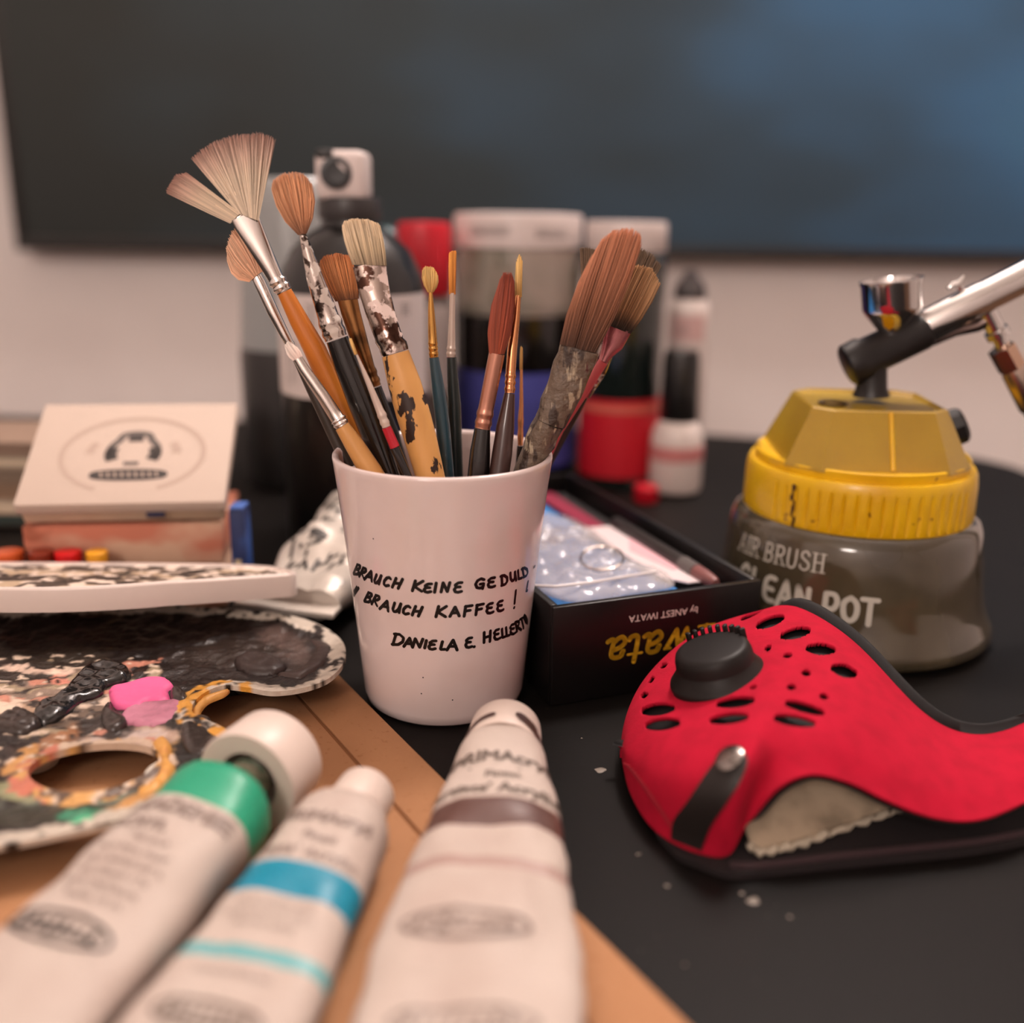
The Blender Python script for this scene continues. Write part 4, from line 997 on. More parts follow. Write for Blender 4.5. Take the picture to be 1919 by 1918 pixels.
quad_on('pink_patch', [(1178, 1006), (1210, 1014), (1282, 1062), (1262, 1068), (1180, 1030)], 0, [.0353]*5, cardp, cdt)
# marker pen at the right
pn = thing('pen', 'dark grey pen with a pinkish tip lying by the right wall inside the black case', 'pen', tuple(cp(WC-.010, .04, .03)))
gpen = mat('pen_grey', (50, 45, 44), .35); ppen = mat('pen_tip', (122, 76, 74), .4); rest = cp
def pc(v): return cp(WC-T-.0075, v, .0360)
mb = MB(); mb.rod([pc(.115), pc(.114), pc(.046)], [.0030, .0036, .0036], 20); mb.build('barrel', gpen, pn)
mb = MB(); mb.rod([pc(.046), pc(.034)], [.0038, .0038], 20); mb.build('grip', mat('pen_pale', (96, 90, 88), .3), pn)
mb = MB(); mb.rod([pc(.034), pc(.028), pc(.020), pc(.018)], [.0035, .0035, .0028, .002], 20); mb.build('tip', ppen, pn)
blkp = thing('insert', 'narrow black insert under the pen inside the case', 'insert', tuple(cp(WC-T-.009, DC/2, .004)))
mb = MB(); mb.box(.0150, DC-2*T-.004, .0285, Matrix.Translation(cp(WC-T-.0090, DC/2, .0178)) @ ROTC, .0008); mb.build('block', casei, blkp, ang=30)
# plastic bag with ring
bagm = mat('bag_plastic', (206, 198, 198), .12, alpha=.36, layers=[((238, 230, 228), 60, .45, .7)], bump=.35, bscale=50, coat=.4)
bag = thing('plastic_bag', 'crumpled clear plastic bag lying on the blue tray beside the cup', 'bag', tuple(cp(.03, .05, .035)))
bpx = [(985, 975), (1030, 968), (1075, 975), (1120, 1000), (1180, 1045), (1240, 1070), (1262, 1096), (1180, 1112), (1086, 1126), (1010, 1106), (960, 1070), (960, 1010)]
b2 = [tuple(at_z(*p, .036))[:2] for p in smooth_poly(bpx, 5)]; b2 = [tuple(p) for p in resample(b2, .002)]; ba = np.array(b2)
if sum(b2[i][0]*b2[(i+1) % len(b2)][1]-b2[(i+1) % len(b2)][0]*b2[i][1] for i in range(len(b2))) < 0: b2 = b2[::-1]
def bz(x, y):
    d = edged(x, y, ba); v = Vector((x, y, 0))-Vector((n0.x, n0.y, 0)); s = abs(mnoise.noise(Vector((x*55, y*55, 2))))+.6*abs(mnoise.noise(Vector((x*120, y*120, 7))))
    return .0356+.0075*min(1, d/.012)**.7*(.35+1.0*s)
mb = MB(); slab(mb, b2, [], .0016, bz, lambda x, y: .0348); mb.build('film', bagm, bag, ang=180)
sealm = mat('bag_seal', (226, 216, 214), .25, alpha=.8)
mb = MB(); pts = [at_z(px, py, .0405) for px, py in ((985, 1098), (1040, 1100), (1110, 1092), (1180, 1080), (1232, 1072))]; mb.rod(pts, .0007, 8); mb.build('zip_seal', sealm, bag)
rngm = mat('ring_steel', (214, 200, 190), .15, 1.0)
rg_t = thing('ring', 'thin steel ring inside the crumpled plastic bag', 'ring', tuple(at_z(1130, 1045, .041)))
mb = MB(); cR = at_z(1128, 1046, .0425); mb.rod([cR+Vector((.0095*math.cos(a), .0125*math.sin(a), .0015*math.sin(a+.6))) for a in [2*PI*k/40 for k in range(40)]]+[cR+Vector((.0095, 0, .0015*math.sin(.6)))], .0005, 8); mb.build('wire', rngm, rg_t)

# ------------------------------------------------------------------ red mask
NE = [(1164,1405,.009),(1168,1440,.006),(1182,1490,.004),(1215,1545,.003),(1262,1582,.003),(1325,1605,.003),(1368,1602,.004),(1400,1545,.013),(1448,1483,.024),(1515,1452,.029),(1590,1466,.026),(1670,1503,.020),(1745,1531,.015),(1820,1538,.013),(1890,1518,.014),(1970,1475,.016),(2060,1420,.018)]
TE = [(1165,1402,.010),(1176,1356,.015),(1202,1300,.020),(1250,1244,.026),(1318,1190,.033),(1394,1162,.038),(1446,1145,.041),(1492,1134,.043),(1545,1158,.042),(1605,1200,.039),(1665,1265,.032),(1720,1325,.025),(1775,1363,.020),(1835,1376,.018),(1895,1362,.019),(1965,1320,.022),(2050,1270,.024)]
Z1 = [.0095,.012,.014,.019,.024,.029,.033,.034,.036,.037,.032,.025,.020,.017,.0175,.019,.021]
Zb = [.010,.0140,.019,.0255,.031,.036,.040,.042,.042,.040,.034,.027,.022,.019,.019,.021,.023]
BK = [.004,.010,.015,.018,.020,.018,.012,.003,.0015,.001,.001,.001,.001,.001,.001,.001,.001]
ctrl = []
for i in range(17):
    a, b = NE[i], TE[i]; q = lambda t: (a[0]+(b[0]-a[0])*t, a[1]+(b[1]-a[1])*t)
    T_ = at_z(*b); row = [at_z(*a), at_z(*q(.34), Z1[i]), at_z(*q(.68), Zb[i]), T_]
    drop = (1.0 if i < 7 else .12)
    row.append(T_+Vector((0, BK[i]*.9, -(T_.z-.004)*.28*drop))); row.append(T_+Vector((0, BK[i]*1.15, -(T_.z-.0035)*drop)))
    ctrl.append([np.array(p) for p in row])
ctrl = np.array(ctrl)
def crom(P, t):
    n = len(P); x = t*(n-1); i = min(int(x), n-2); f = x-i
    p1, p2 = P[i], P[i+1]; p0 = P[i-1] if i > 0 else 2*p1-p2; p3 = P[i+2] if i+2 < n else 2*p2-p1
    return .5*((2*p1)+(-p0+p2)*f+(2*p0-5*p1+4*p2-p3)*f*f+(-p0+3*p1-3*p2+p3)*f**3)
NU, NV = 420, 220
cols = [[crom(ctrl[:, j], u/(NU-1)) for j in range(6)] for u in range(NU)]
G = np.array([[crom(np.array(cols[u]), v/(NV-1)) for v in range(NV)] for u in range(NU)])      # NU x NV x 3
ker = np.exp(-.5*(np.arange(-30, 31)/12.0)**2); ker /= ker.sum()
pad = np.concatenate([np.repeat(G[:1], 30, 0), G, np.repeat(G[-1:], 30, 0)], 0)
Gs = sum(pad[k:k+NU]*ker[k] for k in range(61))
wv = np.clip(np.minimum(np.arange(NV)/(NV*.16), 1.0), 0, 1)[None, :, None]; wu = np.clip(np.minimum(np.arange(NU), NU-1-np.arange(NU))/40.0, 0, 1)[:, None, None]
G = G+(Gs-G)*wv*wu
G[:, :, 2] = np.maximum(G[:, :, 2], .0028)
o5 = lambda x, y: (1100+x*.4268, 1080+y*.4268)
SL = [(725,165,120,18,-28),(803,200,140,36,-20),(915,250,145,38,-13),(1027,320,142,40,3),(1130,415,130,44,15),(795,315,38,20,-25),(880,348,46,18,-5),(963,425,46,24,10),(897,487,46,22,5),(1040,528,46,22,15),(728,487,40,14,-15),
      (310,585,160,42,-6),(330,650,165,42,-6),(650,553,178,38,-6),(622,625,180,38,-6),(957,578,188,34,16),(912,635,192,38,9),(335,393,40,16,-20),(278,455,42,20,-25),(250,523,42,20,-22),(400,515,20,9,-5)]
SLP = []
for x, y, L, Wd, an in SL:
    cx, cy = o5(x, y); hl = (L-Wd)/2*.4268; a = rad(an); SLP.append((cx-hl*math.cos(a), cy-hl*math.sin(a), cx+hl*math.cos(a), cy+hl*math.sin(a), Wd/2*.4268))
vf = G.reshape(-1, 3); v = vf-np.array(CAM); zz = v@np.array(_f); aa = v[:, 0]/zz; bb = (v@np.array(_u))/zz
cR_, sR_ = math.cos(ROLL), math.sin(ROLL)
PXY = np.stack([CXP+FPX*(aa*cR_+bb*sR_), CYP-FPX*(-aa*sR_+bb*cR_)], 1)
def capsule_sd(P):
    best = np.full(len(P), 1e9); grad = np.zeros((len(P), 2))
    for x0, y0, x1, y1, r in SLP:
        d = np.array((x1-x0, y1-y0)); L2 = d@d; t = np.clip(((P-np.array((x0, y0)))@d)/max(L2, 1e-9), 0, 1)[:, None]
        q = P-(np.array((x0, y0))+t*d); n = np.linalg.norm(q, axis=1); rr_ = r*1.32*np.sqrt(1-.62*(2*t[:, 0]-1)**2); sd = n-rr_; m = sd < best
        best[m] = sd[m]; grad[m] = (q/np.maximum(n, 1e-6)[:, None])[m]
    return best, grad
sd, gr = capsule_sd(PXY)
vidx = np.tile(np.arange(NV), NU); front = vidx <= int((NV-1)*.66)
PG = PXY.reshape(NU, NV, 2); Tu = np.gradient(G, axis=0).reshape(-1, 3); Tv = np.gradient(G, axis=1).reshape(-1, 3)
Pu = np.gradient(PG, axis=0).reshape(-1, 2); Pv = np.gradient(PG, axis=1).reshape(-1, 2)
newG = vf.copy(); cell = .53*np.maximum(np.abs((gr*Pu).sum(1)), np.abs((gr*Pv).sum(1)))
for i in np.where((np.abs(sd) < cell) & front)[0]:
    M_ = np.array([[Pu[i, 0], Pv[i, 0]], [Pu[i, 1], Pv[i, 1]]])
    if abs(np.linalg.det(M_)) < .15: continue
    ab = np.linalg.solve(M_, -gr[i]*sd[i]); ab = np.clip(ab, -.75, .75); newG[i] = vf[i]+Tu[i]*ab[0]+Tv[i]*ab[1]; sd[i] = 0
neo = mat('neoprene_red', (172, 14, 44), .9, layers=[((160, 12, 40), 130, .4, .65)], spec=.2, sheen=.0, bump=.12, bscale=900)
neob = mat('neoprene_black', (8, 6, 7), .8)
mask = thing('face_mask', 'red neoprene face mask with black slots and a round black valve', 'mask', tuple(at_z(1380, 1480, 0)))
inq = (sd < -1e-6) & front
idx = lambda u, v: u*NV+v
fs = []
for u in range(NU-1):
    for vv in range(NV-1):
        f = (idx(u, vv), idx(u+1, vv), idx(u+1, vv+1), idx(u, vv+1))
        if any(inq[k] for k in f): continue
        if all(abs(sd[k]) < 1e-6 and front[k] for k in f): 
            c = PXY[list(f)].mean(0)[None]
            if capsule_sd(c)[0][0] < 0: continue
        fs.append(f)
mb = MB(); mb.add(newG.tolist(), fs); shell = mb.build('shell', neo, mask, ang=180)
sm = shell.modifiers.new('thickness', 'SOLIDIFY'); sm.thickness = .0014; sm.offset = -1 
# black lining a little inside
Nrm = np.cross(Tu, Tv); Nrm /= np.maximum(np.linalg.norm(Nrm, axis=1), 1e-12)[:, None]
flip = -1 if (Nrm[idx(210, 100)][2] < 0) else 1
if flip < 0: sm.offset = 1
st_u, st_v = 7, 7
us = list(range(0, NU-1, st_u))+[NU-1]; vs_ = list(range(0, NV-1, st_v))+[NV-1]
mb = MB(); LG = [(np.array(vf[idx(a, b)])-flip*Nrm[idx(a, b)]*.0034) for a in us for b in vs_]
for p in LG: p[2] = max(p[2], .0012)
nb = len(vs_); mb.add([tuple(p) for p in LG], [(i*nb+j, (i+1)*nb+j, (i+1)*nb+j+1, i*nb+j+1) for i in range(len(us)-1) for j in range(nb-1)])
mb.build('lining', neob, mask, ang=180)
BV = BVHTree.FromPolygons([tuple(p) for p in vf], [(idx(u, v2), idx(u+1, v2), idx(u+1, v2+1), idx(u, v2+1)) for u in range(NU-1) for v2 in range(NV-1)])
def onmask(px, py, off=.0006):
    d = ray(px, py).normalized(); h = BV.ray_cast(CAM, d)
    if h[0] is None: return None
    n = h[1] if h[1].dot(d) < 0 else -h[1]; return h[0]+n*off, n
# lower half lying on the table
lp = [(1262, 1592), (1310, 1616), (1372, 1636), (1450, 1630), (1560, 1618), (1700, 1604), (1830, 1590), (1930, 1572), (2060, 1545), (2080, 1470), (1930, 1470), (1780, 1480), (1640, 1420), (1480, 1400), (1330, 1450), (1230, 1530)]
l2 = [tuple(at_z(*p, .0028))[:2] for p in smooth_poly(lp, 5)]; l2 = [tuple(p) for p in resample(l2, .003)]
if sum(l2[i][0]*l2[(i+1) % len(l2)][1]-l2[(i+1) % len(l2)][0]*l2[i][1] for i in range(len(l2))) < 0: l2 = l2[::-1]
mb = MB(); slab(mb, l2, [], .006, lambda x, y: .0026, lambda x, y: .0003); mb.build('lower_half', mat('neoprene_inside', (24, 16, 18), .85), mask, ang=40)
# edge binding seen along the lower half
ep = [at_z(px, py, .0032) for px, py in ((1368, 1622), (1400, 1624), (1450, 1620), (1560, 1606), (1700, 1592), (1830, 1578), (1930, 1560), (2060, 1532))]
mb = MB(); mb.rod(ep, .0012, 8); mb.build('binding', mat('binding_plum', (46, 28, 32), .8), mask)
# white filter showing in the opening
A1 = [(1408,1590,.0040),(1440,1594,.0040),(1490,1582,.0042),(1545,1562,.0050),(1600,1542,.0060),(1650,1522,.0075),(1695,1510,.009)]
A2 = [(1402,1560,.011),(1425,1530,.014),(1480,1510,.016),(1540,1500,.016),(1600,1500,.0155),(1650,1502,.014),(1698,1506,.0115)]
A3 = [(1412,1528,.016),(1440,1496,.021),(1490,1470,.0255),(1540,1464,.0265),(1600,1474,.024),(1650,1490,.0195),(1700,1502,.0145)]
cc = np.array([[at_z(*a), at_z(*b)+Vector((0,.010,0)), at_z(*c)+Vector((0,.012,-.0012))] for a, b, c in zip(A1, A2, A3)])
FG = [[crom(np.array([crom(cc[:, j], u/40) for j in range(3)]), v2/14) for v2 in range(15)] for u in range(41)]
mb = MB(); mb.add([tuple(p+np.array((0, 0, .0006*mnoise.noise(Vector((p*260)))))) for r in FG for p in r], [(i*15+j, (i+1)*15+j, (i+1)*15+j+1, i*15+j+1) for i in range(40) for j in range(14)])
fo = mb.build('filter', mat('filter_cloth', (160, 142, 120), .8, layers=[((120, 106, 88), 70, .45, .7)], bump=.3, bscale=200), mask, ang=180); fm = fo.modifiers.new('thickness', 'SOLIDIFY'); fm.thickness = .0012; fm.offset = 0
fe = [at_z(px, py, .0046) for px, py in ((1404, 1585), (1425, 1597), (1460, 1592), (1500, 1582), (1545, 1566), (1600, 1546), (1650, 1530), (1690, 1516))]
mb = MB(); mb.rod([p+Vector((0, 0, .0006*math.sin(k*2.3))) for k, p in enumerate(smooth_poly(fe, 5, False) and [Vector(q) for q in smooth_poly(fe, 5, False)])], [.0011+.0004*math.sin(k*1.7) for k in range(36)], 8); mb.build('filter_edge', mat('filter_edge', (176, 164, 146), .7), mask)
# black strap with rivet
def strip(name, left, right, off, thick, m, n=16):
    L_ = smooth_poly(left, n, False); R_ = smooth_poly(right, n, False); top = []; bot = []
    prevL = prevR = None
    for l, r in zip(L_, R_):
        row = []
        for k in range(7):
            t = k/6; px, py = l[0]+(r[0]-l[0])*t, l[1]+(r[1]-l[1])*t; h = onmask(px, py, off)
            if h is None: g = at_z(px, py, .003); h = (g, Vector((0, -.5, .8)))
            row.append(h)
        top.append([p for p, n_ in row]); bot.append([p-n_*(thick+off*.2) for p, n_ in row])
    rings = [t+list(reversed(b)) for t, b in zip(top, bot)]
    mb = MB(); mb.loft(rings); return mb.build(name, m, mask, ang=50)
strapm = mat('strap_black', (24, 19, 17), .5, bump=.1, bscale=700)
strip('strap', [(1364, 1412), (1345, 1432), (1322, 1462), (1292, 1504), (1268, 1536), (1262, 1572)], [(1392, 1406), (1398, 1430), (1384, 1466), (1362, 1506), (1334, 1548), (1316, 1592)], .0014, .0012, strapm)
h0, hn = onmask(1372, 1428, .0014)
q = Vector((0,0,1)).rotation_difference(hn).to_matrix().to_4x4()
mb = MB(); mb.lathe([(.0046, 0), (.0048, .0006), (.0040, .0013), (.0022, .0017), (0, .0018)], 28, Matrix.Translation(h0) @ q, cap=(True, False)); mb.build('rivet', mat('rivet_steel', (150, 142, 138), .25, 1.0, layers=[((70, 64, 60), 300, .5, .65)]), mask)
# seam stitches along the lower left edge
mb = MB()
for k in range(22):
    t = k/21; px = 1166+(1262-1166)*t**.9; py = 1440+(1575-1440)*t; py += -14*math.sin(PI*t)*0
    a_, b_ = onmask(px+5, py-9, .0004), onmask(px+17, py-3, .0004)
    if a_ and b_: mb.rod([a_[0], (a_[0]+b_[0])/2+a_[1]*.0003, b_[0]], .00030, 6)
mb.build('stitching', mat('stitch_red', (150, 14, 36), .7), mask, kind='stuff')
# valve
vc, vn = onmask(1346, 1266, .0002); vn = (vn*.75+Vector((-.10, -.06, 1))*.35).normalized()
q = Vector((0,0,1)).rotation_difference(vn).to_matrix().to_4x4(); VM = Matrix.Translation(vc-vn*.0012) @ q
valm = mat('valve_black', (22, 18, 17), .5, spec=.3)
kv = depth(vc)/FPX*92
mb = MB(); mb.lathe([(kv*.99, -.001), (kv, .0008), (kv*.985, .0016), (kv*.95, .0022), (kv*.84, .0046), (kv*.80, .0060)], 64, VM); mb.build('valve_seat', valm, mask, ang=50)
mb = MB(); mb.lathe([(kv*.80, .0060), (kv*.785, .0092), (kv*.75, .0112), (kv*.70, .0120), (kv*.62, .0123), (0, .0124)], 64, VM, cap=(True, False)); vcap = mb.build('valve_cap', valm, mask, ang=50)
for k in range(9):
    a = rad(18+k*12.5); mb = MB(); mb.box(.0022, .0015, .0045, VM @ Matrix.Rotation(a, 4, 'Z') @ Matrix.Translation((kv*.74, 0, .0122)), .0005, 2); mb.build('rib', valm, vcap, ang=40)

# ------------------------------------------------------------------ cleaning pot with airbrush
PX0, PY0 = .1625, .4748
pprof = [(.0600, 0), (.0640, .0010), (.0662, .0032), (.0666, .0062), (.0656, .0090), (.0634, .0130), (.0614, .0190), (.0600, .0280), (.0588, .0380), (.0578, .0460), (.0568, .0520), (.0552, .0556), (.0520, .0576), (.0490, .0590), (.0480, .0640)]
potR = Rev(PX0, PY0, pprof)
pot = thing('cleaning_pot', 'airbrush cleaning pot, murky glass jar under a yellow lid', 'pot', (PX0, PY0, 0))
glassm = mat('pot_glass', (205, 200, 185), .05, trans=1.0, ior=1.46)
PM = Matrix.Translation((PX0, PY0, .0003))
inner = [(r-.0022 if r > .05 else r-.0022, max(z, .0035)) for r, z in pprof[3:]]
murk = mat('murky_water', (74, 64, 48), .25, coat=.6, layers=[((92, 80, 60), 30, .4, .7), ((60, 54, 44), 60, .45, .7)])
glass2 = mat('pot_glass_murky', (84, 74, 56), .10, coat=1.0, layers=[((98, 88, 68), 34, .42, .7, 4, (1, 1, .35)), ((66, 60, 48), 24, .45, .7)], spec=.7, trans=.25, ior=1.3)
mb = MB(); mb.lathe(pprof, 96, PM); mb.build('jar', glass2, pot, ang=60)
mb = MB(); mb.lathe([(max(r-.004, .02), max(z, .004)) for r, z in pprof[3:-2]], 64, PM); mb.build('liquid', murk, pot, ang=60)
yl = mat('lid_yellow', (222, 176, 8), .38, layers=[((208, 158, 6), 40, .4, .7), ((110, 64, 14), 130, .68, .72)], sss=.0, coat=.2)
ylt = mat('lid_yellow_clear', (172, 140, 36), .28, layers=[((150, 116, 26), 18, .4, .7), ((70, 42, 14), 150, .71, .73)], coat=.4)
# threaded band with grip ridges
segs = 480; rings = []
for r0, z, rib in ((.0500, .0565, 0), (.0512, .0570, 0), (.0518, .0585, 0), (.0520, .0610, .0013), (.0518, .0735, .0013), (.0515, .0765, 0), (.0512, .0790, 0), (.0502, .0808, 0), (.0480, .0810, 0), (.045, .0808, 0)):
    ring = []
    for j in range(segs):
        a = 2*PI*j/segs; da = (a-rad(262)+PI) % (2*PI)-PI; k = 1 if abs(da) < rad(52) else 0
        d = rib*max(0, math.cos(a*60))**3*k
        ring.append((PX0+(r0-d)*math.cos(a), PY0+(r0-d)*math.sin(a), z))
    rings.append(ring)
mb = MB(); mb.loft(rings); band = mb.build('lid_band', yl, pot, ang=35)
# dark split in the band
ca = rad(222); mb = MB()
for k in range(8):
    z = .0590+k*.0024; aa_ = ca+.012*math.sin(k*2.1)-.004*k; mb.box(.0006, .0013+.0007*math.sin(k*3), .0026, Matrix.Translation((PX0+.0520*math.cos(aa_), PY0+.0520*math.sin(aa_), z)) @ Matrix.Rotation(aa_, 4, 'Z'), .0002, 1)
mb.build('crack', mat('crack_brown', (66, 34, 12), .7), band, ang=30)
mb = MB(); mb.lathe([(.0478, .0805), (.0480, .0845), (.0472, .0852), (.0460, .0846), (.0420, .0842)], 96, PM); mb.build('lid_step', yl, pot, ang=40)
# faceted clear top
def chsq(h, c, z, rot=rad(-3)):
    pts = [(-h+c, -h), (h-c, -h), (h, -h+c), (h, h-c), (h-c, h), (-h+c, h), (-h, h-c), (-h, -h+c)]
    return [(PX0+x*math.cos(rot)-y*math.sin(rot), PY0+x*math.sin(rot)+y*math.cos(rot), z) for x, y in pts]
mb = MB(); mb.loft([chsq(.0405, .013, .0838), chsq(.0402, .013, .0850), chsq(.0295, .008, .1085), chsq(.0287, .008, .1092), chsq(.0275, .0075, .1092), chsq(.0265, .0075, .1080)])
top = mb.build('lid_top', ylt, pot, smooth=False)
mb = MB(); b0 = Vector((PX0+.001, PY0-.0401, .0850)); b1 = Vector((PX0+.001, PY0-.0296, .1085)); mb.rod([b0, b1], [.0011, .0011], 10); mb.build('rib', yl, top)
mb = MB(); mb.lathe([(.0062, .1082), (.0066, .1086), (.0062, .1090), (.0050, .1088), (.0048, .1076)], 32, Matrix.Translation((PX0-.018, PY0-.008, .0003)), cap=(False, True)); mb.build('filter_hole', mat('hole_brown', (70, 50, 14), .6), top)
blackp = mat('plastic_black', (20, 17, 17), .42)
# side plug
q = Vector((0,0,1)).rotation_difference(Vector((.9, -.12, .42)).normalized()).to_matrix().to_4x4(); mk = Vector((PX0+.0360, PY0-.006, .0965))
mb = MB(); mb.lathe([(.0085, -.006), (.0090, -.0015), (.0108, -.001), (.0108, .001), (.0088, .0015), (.0086, .0066), (.0070, .0082), (0, .0085)], 10, Matrix.Translation(mk) @ q, cap=(True, False)); mb.build('side_plug', blackp, pot, ang=30)
# holder
hp = lambda px, py: at_y(px, py, PY0)
kp = depth(hp(1650, 650))/FPX
post = [hp(1632, 736), hp(1634, 700), hp(1640, 668), hp(1652, 648)]
mb = MB(); mb.rod([hp(1632, 742), hp(1633, 728), hp(1634, 690), hp(1644, 655)], [35*kp, 29*kp, 28*kp, 33*kp], 24); mb.build('holder_post', blackp, pot, ang=50)
mb = MB(); ax0, ax1 = hp(1585, 688), hp(1735, 617); dv = (ax1-ax0)
mb.rod([ax0, ax0+dv*.03, ax0+dv*.22, ax0+dv*.27, ax0+dv*.95, ax1], [34*kp, 41*kp, 42*kp, 37*kp, 36*kp, 34*kp], 14); mb.build('holder_socket', blackp, pot, ang=40)
# white lettering on the jar
ptx = mat('print_pale', (190, 184, 172), .5)
def wraptext(mb, strokes_or_geo, p0, p1, hpx, off=.0003):
    t0, z0 = potR.hit(*p0); t1, z1 = potR.hit(*p1); return t0, z0, t1, z1
def potline(word, p0, p1, h, wst, serif, mb, fat=1.0):
    t0, z0 = potR.hit(*p0); t1, z1 = potR.hit(*p1); n = sum(.40 if c == ' ' else (.5 if c == 'I' else .86) for c in word); x = 0
    for ch in word:
        adv = .40 if ch == ' ' else (.5 if ch == 'I' else .86)
        if ch != ' ':
            for st in PGL[ch]:
                pts = densify(st, 4) if len(st) < 4 else smooth_poly(st, 6, False)
                uv_ = []
                for gx, gy in pts:
                    t = (x+gx)/n; z = z0+(z1-z0)*t+gy*h; uv_.append(((t0+(t1-t0)*t)*.055, z))
                vs, f_ = ribbon2d(uv_, wst*(1.0 if not serif else (1.0 if abs(pts[0][0]-pts[-1][0]) < .2 or len(pts) > 12 else .7)), disc=10)
                mb.add([potR.pt(v[0]/.055, v[1]+.0003, .0003) for v in vs], f_)
                if serif and len(st) == 2:
                    for gx, gy in st:
                        if gy in (0, 1):
                            t = (x+gx)/n; z = z0+(z1-z0)*t+gy*h; w_ = .0012
                            vs, f_ = ribbon2d([((t0+(t1-t0)*t)*.055-w_, z), ((t0+(t1-t0)*t)*.055+w_, z)], .00045, disc=6)
                            mb.add([potR.pt(v[0]/.055, v[1]+.0003, .0003) for v in vs], f_)
        x += adv
PGL = {'A': [[(.0,0),(.34,1)], [(.34,1),(.68,0)], [(.16,.32),(.52,.32)]], 'I': [[(.18,0),(.18,1)]], 'R': [[(.1,0),(.1,1)], [(.1,1),(.46,.98),(.58,.76),(.44,.52),(.1,.48)], [(.36,.5),(.66,0)]],
       'B': [[(.1,0),(.1,1)], [(.1,1),(.44,.98),(.54,.76),(.42,.54),(.1,.52)], [(.36,.52),(.56,.42),(.62,.24),(.46,.02),(.1,0)]], 'U': [[(.08,1),(.08,.3),(.2,.02),(.48,.02),(.6,.3),(.6,1)]],
       'S': [[(.58,.82),(.42,1),(.16,.94),(.12,.7),(.34,.54),(.56,.4),(.6,.16),(.36,0),(.1,.1),(.06,.24)]], 'H': [[(.1,0),(.1,1)], [(.6,0),(.6,1)], [(.1,.52),(.6,.52)]],
       'C': [[(.6,.86),(.4,1),(.14,.8),(.08,.5),(.16,.18),(.4,0),(.62,.14)]], 'L': [[(.12,1),(.12,.05),(.56,.05)]], 'E': [[(.6,.95),(.3,.95),(.1,.75),(.1,.25),(.3,.05),(.6,.05)], [(.1,.5),(.52,.5)]],
       'N': [[(.08,0),(.08,.95)], [(.08,.95),(.6,.05)], [(.6,0),(.6,.95)]], 'P': [[(.12,-.02),(.12,.9)], [(.12,.95),(.5,.95),(.64,.68),(.5,.4),(.3,.38)]],
       'O': [[(.36,.95),(.1,.76),(.06,.48),(.14,.18),(.36,.05),(.58,.18),(.66,.48),(.6,.76),(.36,.95)]], 'T': [[(.0,.95),(.68,.95)], [(.36,.9),(.32,0)]]}
mb = MB(); potline('AIR BRUSH', (1386, 1030), (1548, 1076), .0080, .00085, True, mb); mb.build('lettering', ptx, pot, smooth=False)
mb = MB(); potline('CLEAN POT', (1384, 1098), (1650, 1174),   .0112, .0022, False, mb); mb.build('lettering', ptx, pot, smooth=False)

# airbrush resting in the holder
chr2 = mat('airbrush_chrome', (214, 210, 208), .10, 1.0)
ab = thing('airbrush', 'chrome airbrush with a colour cup, resting in the black holder of the cleaning pot', 'airbrush', tuple(hp(1735, 617)))
d_ab = (hp(1919, 518)-hp(1740, 608)).normalized()
s_ab = hp(1728, 616); L_ab = .085
mb = MB(); mb.rod([s_ab-d_ab*.012, s_ab, s_ab+d_ab*.002, s_ab+d_ab*.028, s_ab+d_ab*.03, s_ab+d_ab*.055, s_ab+d_ab*.057, s_ab+d_ab*L_ab, s_ab+d_ab*.125], [.0052, .0074, .0078, .0078, .0074, .0074, .0070, .0070, .0055], 28); mb.build('barrel', chr2, ab, ang=40)
cu0 = hp(1673, 626); upv = (hp(1669, 530)-hp(1673, 640)).normalized(); q = Vector((0,0,1)).rotation_difference(upv).to_matrix().to_4x4(); bc = Matrix.Translation(hp(1674, 636)) @ q
hcup = (hp(1669, 524)-hp(1674, 636)).length
mb = MB(); mb.lathe([(.0045, -.003), (.0048, hcup*.08), (.0075, hcup*.22), (.0122, hcup*.46), (.0130, hcup*.54), (.0133, hcup*.92), (.0138, hcup*.97), (.0138, hcup), (.0130, hcup), (.0125, hcup*.95), (.0122, hcup*.55), (.006, hcup*.2)], 48, bc, cap=(True, True)); mb.build('colour_cup', chr2, ab, ang=40)
# reflected red and yellow stains, put on the chrome cup as colour patches
def stain(name, pts, col):
    mb = MB(); c = Vector((0, 0, 0)); ring = []
    for px, py in pts:
        d = ray(px, py).normalized(); axp = hp(1674, 636)
        # surface of the cup cone by marching
        best = None
        for k in range(500):
            P = CAM+d*((PY0-.02)/d.y+k*.00008); l = bc.inverted() @ P; t = l.z/hcup
            r = .0048 if t < .08 else (.0048+(.0075-.0048)*(t-.08)/.14 if t < .22 else (.0075+(.0047)*(t-.22)/.24 if t < .46 else .0122+.0008*min(1, (t-.46)/.08)))
            if math.hypot(l.x, l.y) <= r+.00018: best = P; break
        if best is not None: ring.append(best)
    if len(ring) < 3: return
    ce = sum(ring, Vector())/len(ring); ce = ce+(CAM-ce).normalized()*.0006
    n = len(ring); mb.add([tuple(p) for p in ring]+[tuple(ce)], [(k, (k+1) % n, n) for k in range(n)]); mb.build(name, mat('stain_'+name, col, .4), ab, ang=180)
stain('red_stain', [(1650, 576), (1662, 573), (1674, 577), (1676, 586), (1666, 590), (1652, 588)], (170, 24, 40))
stain('yellow_stain', [(1652, 592), (1666, 590), (1676, 600), (1676, 612), (1666, 620), (1656, 612)], (206, 150, 20))
tp = hp(1806, 552); tn = Vector((-d_ab.z, 0, d_ab.x))
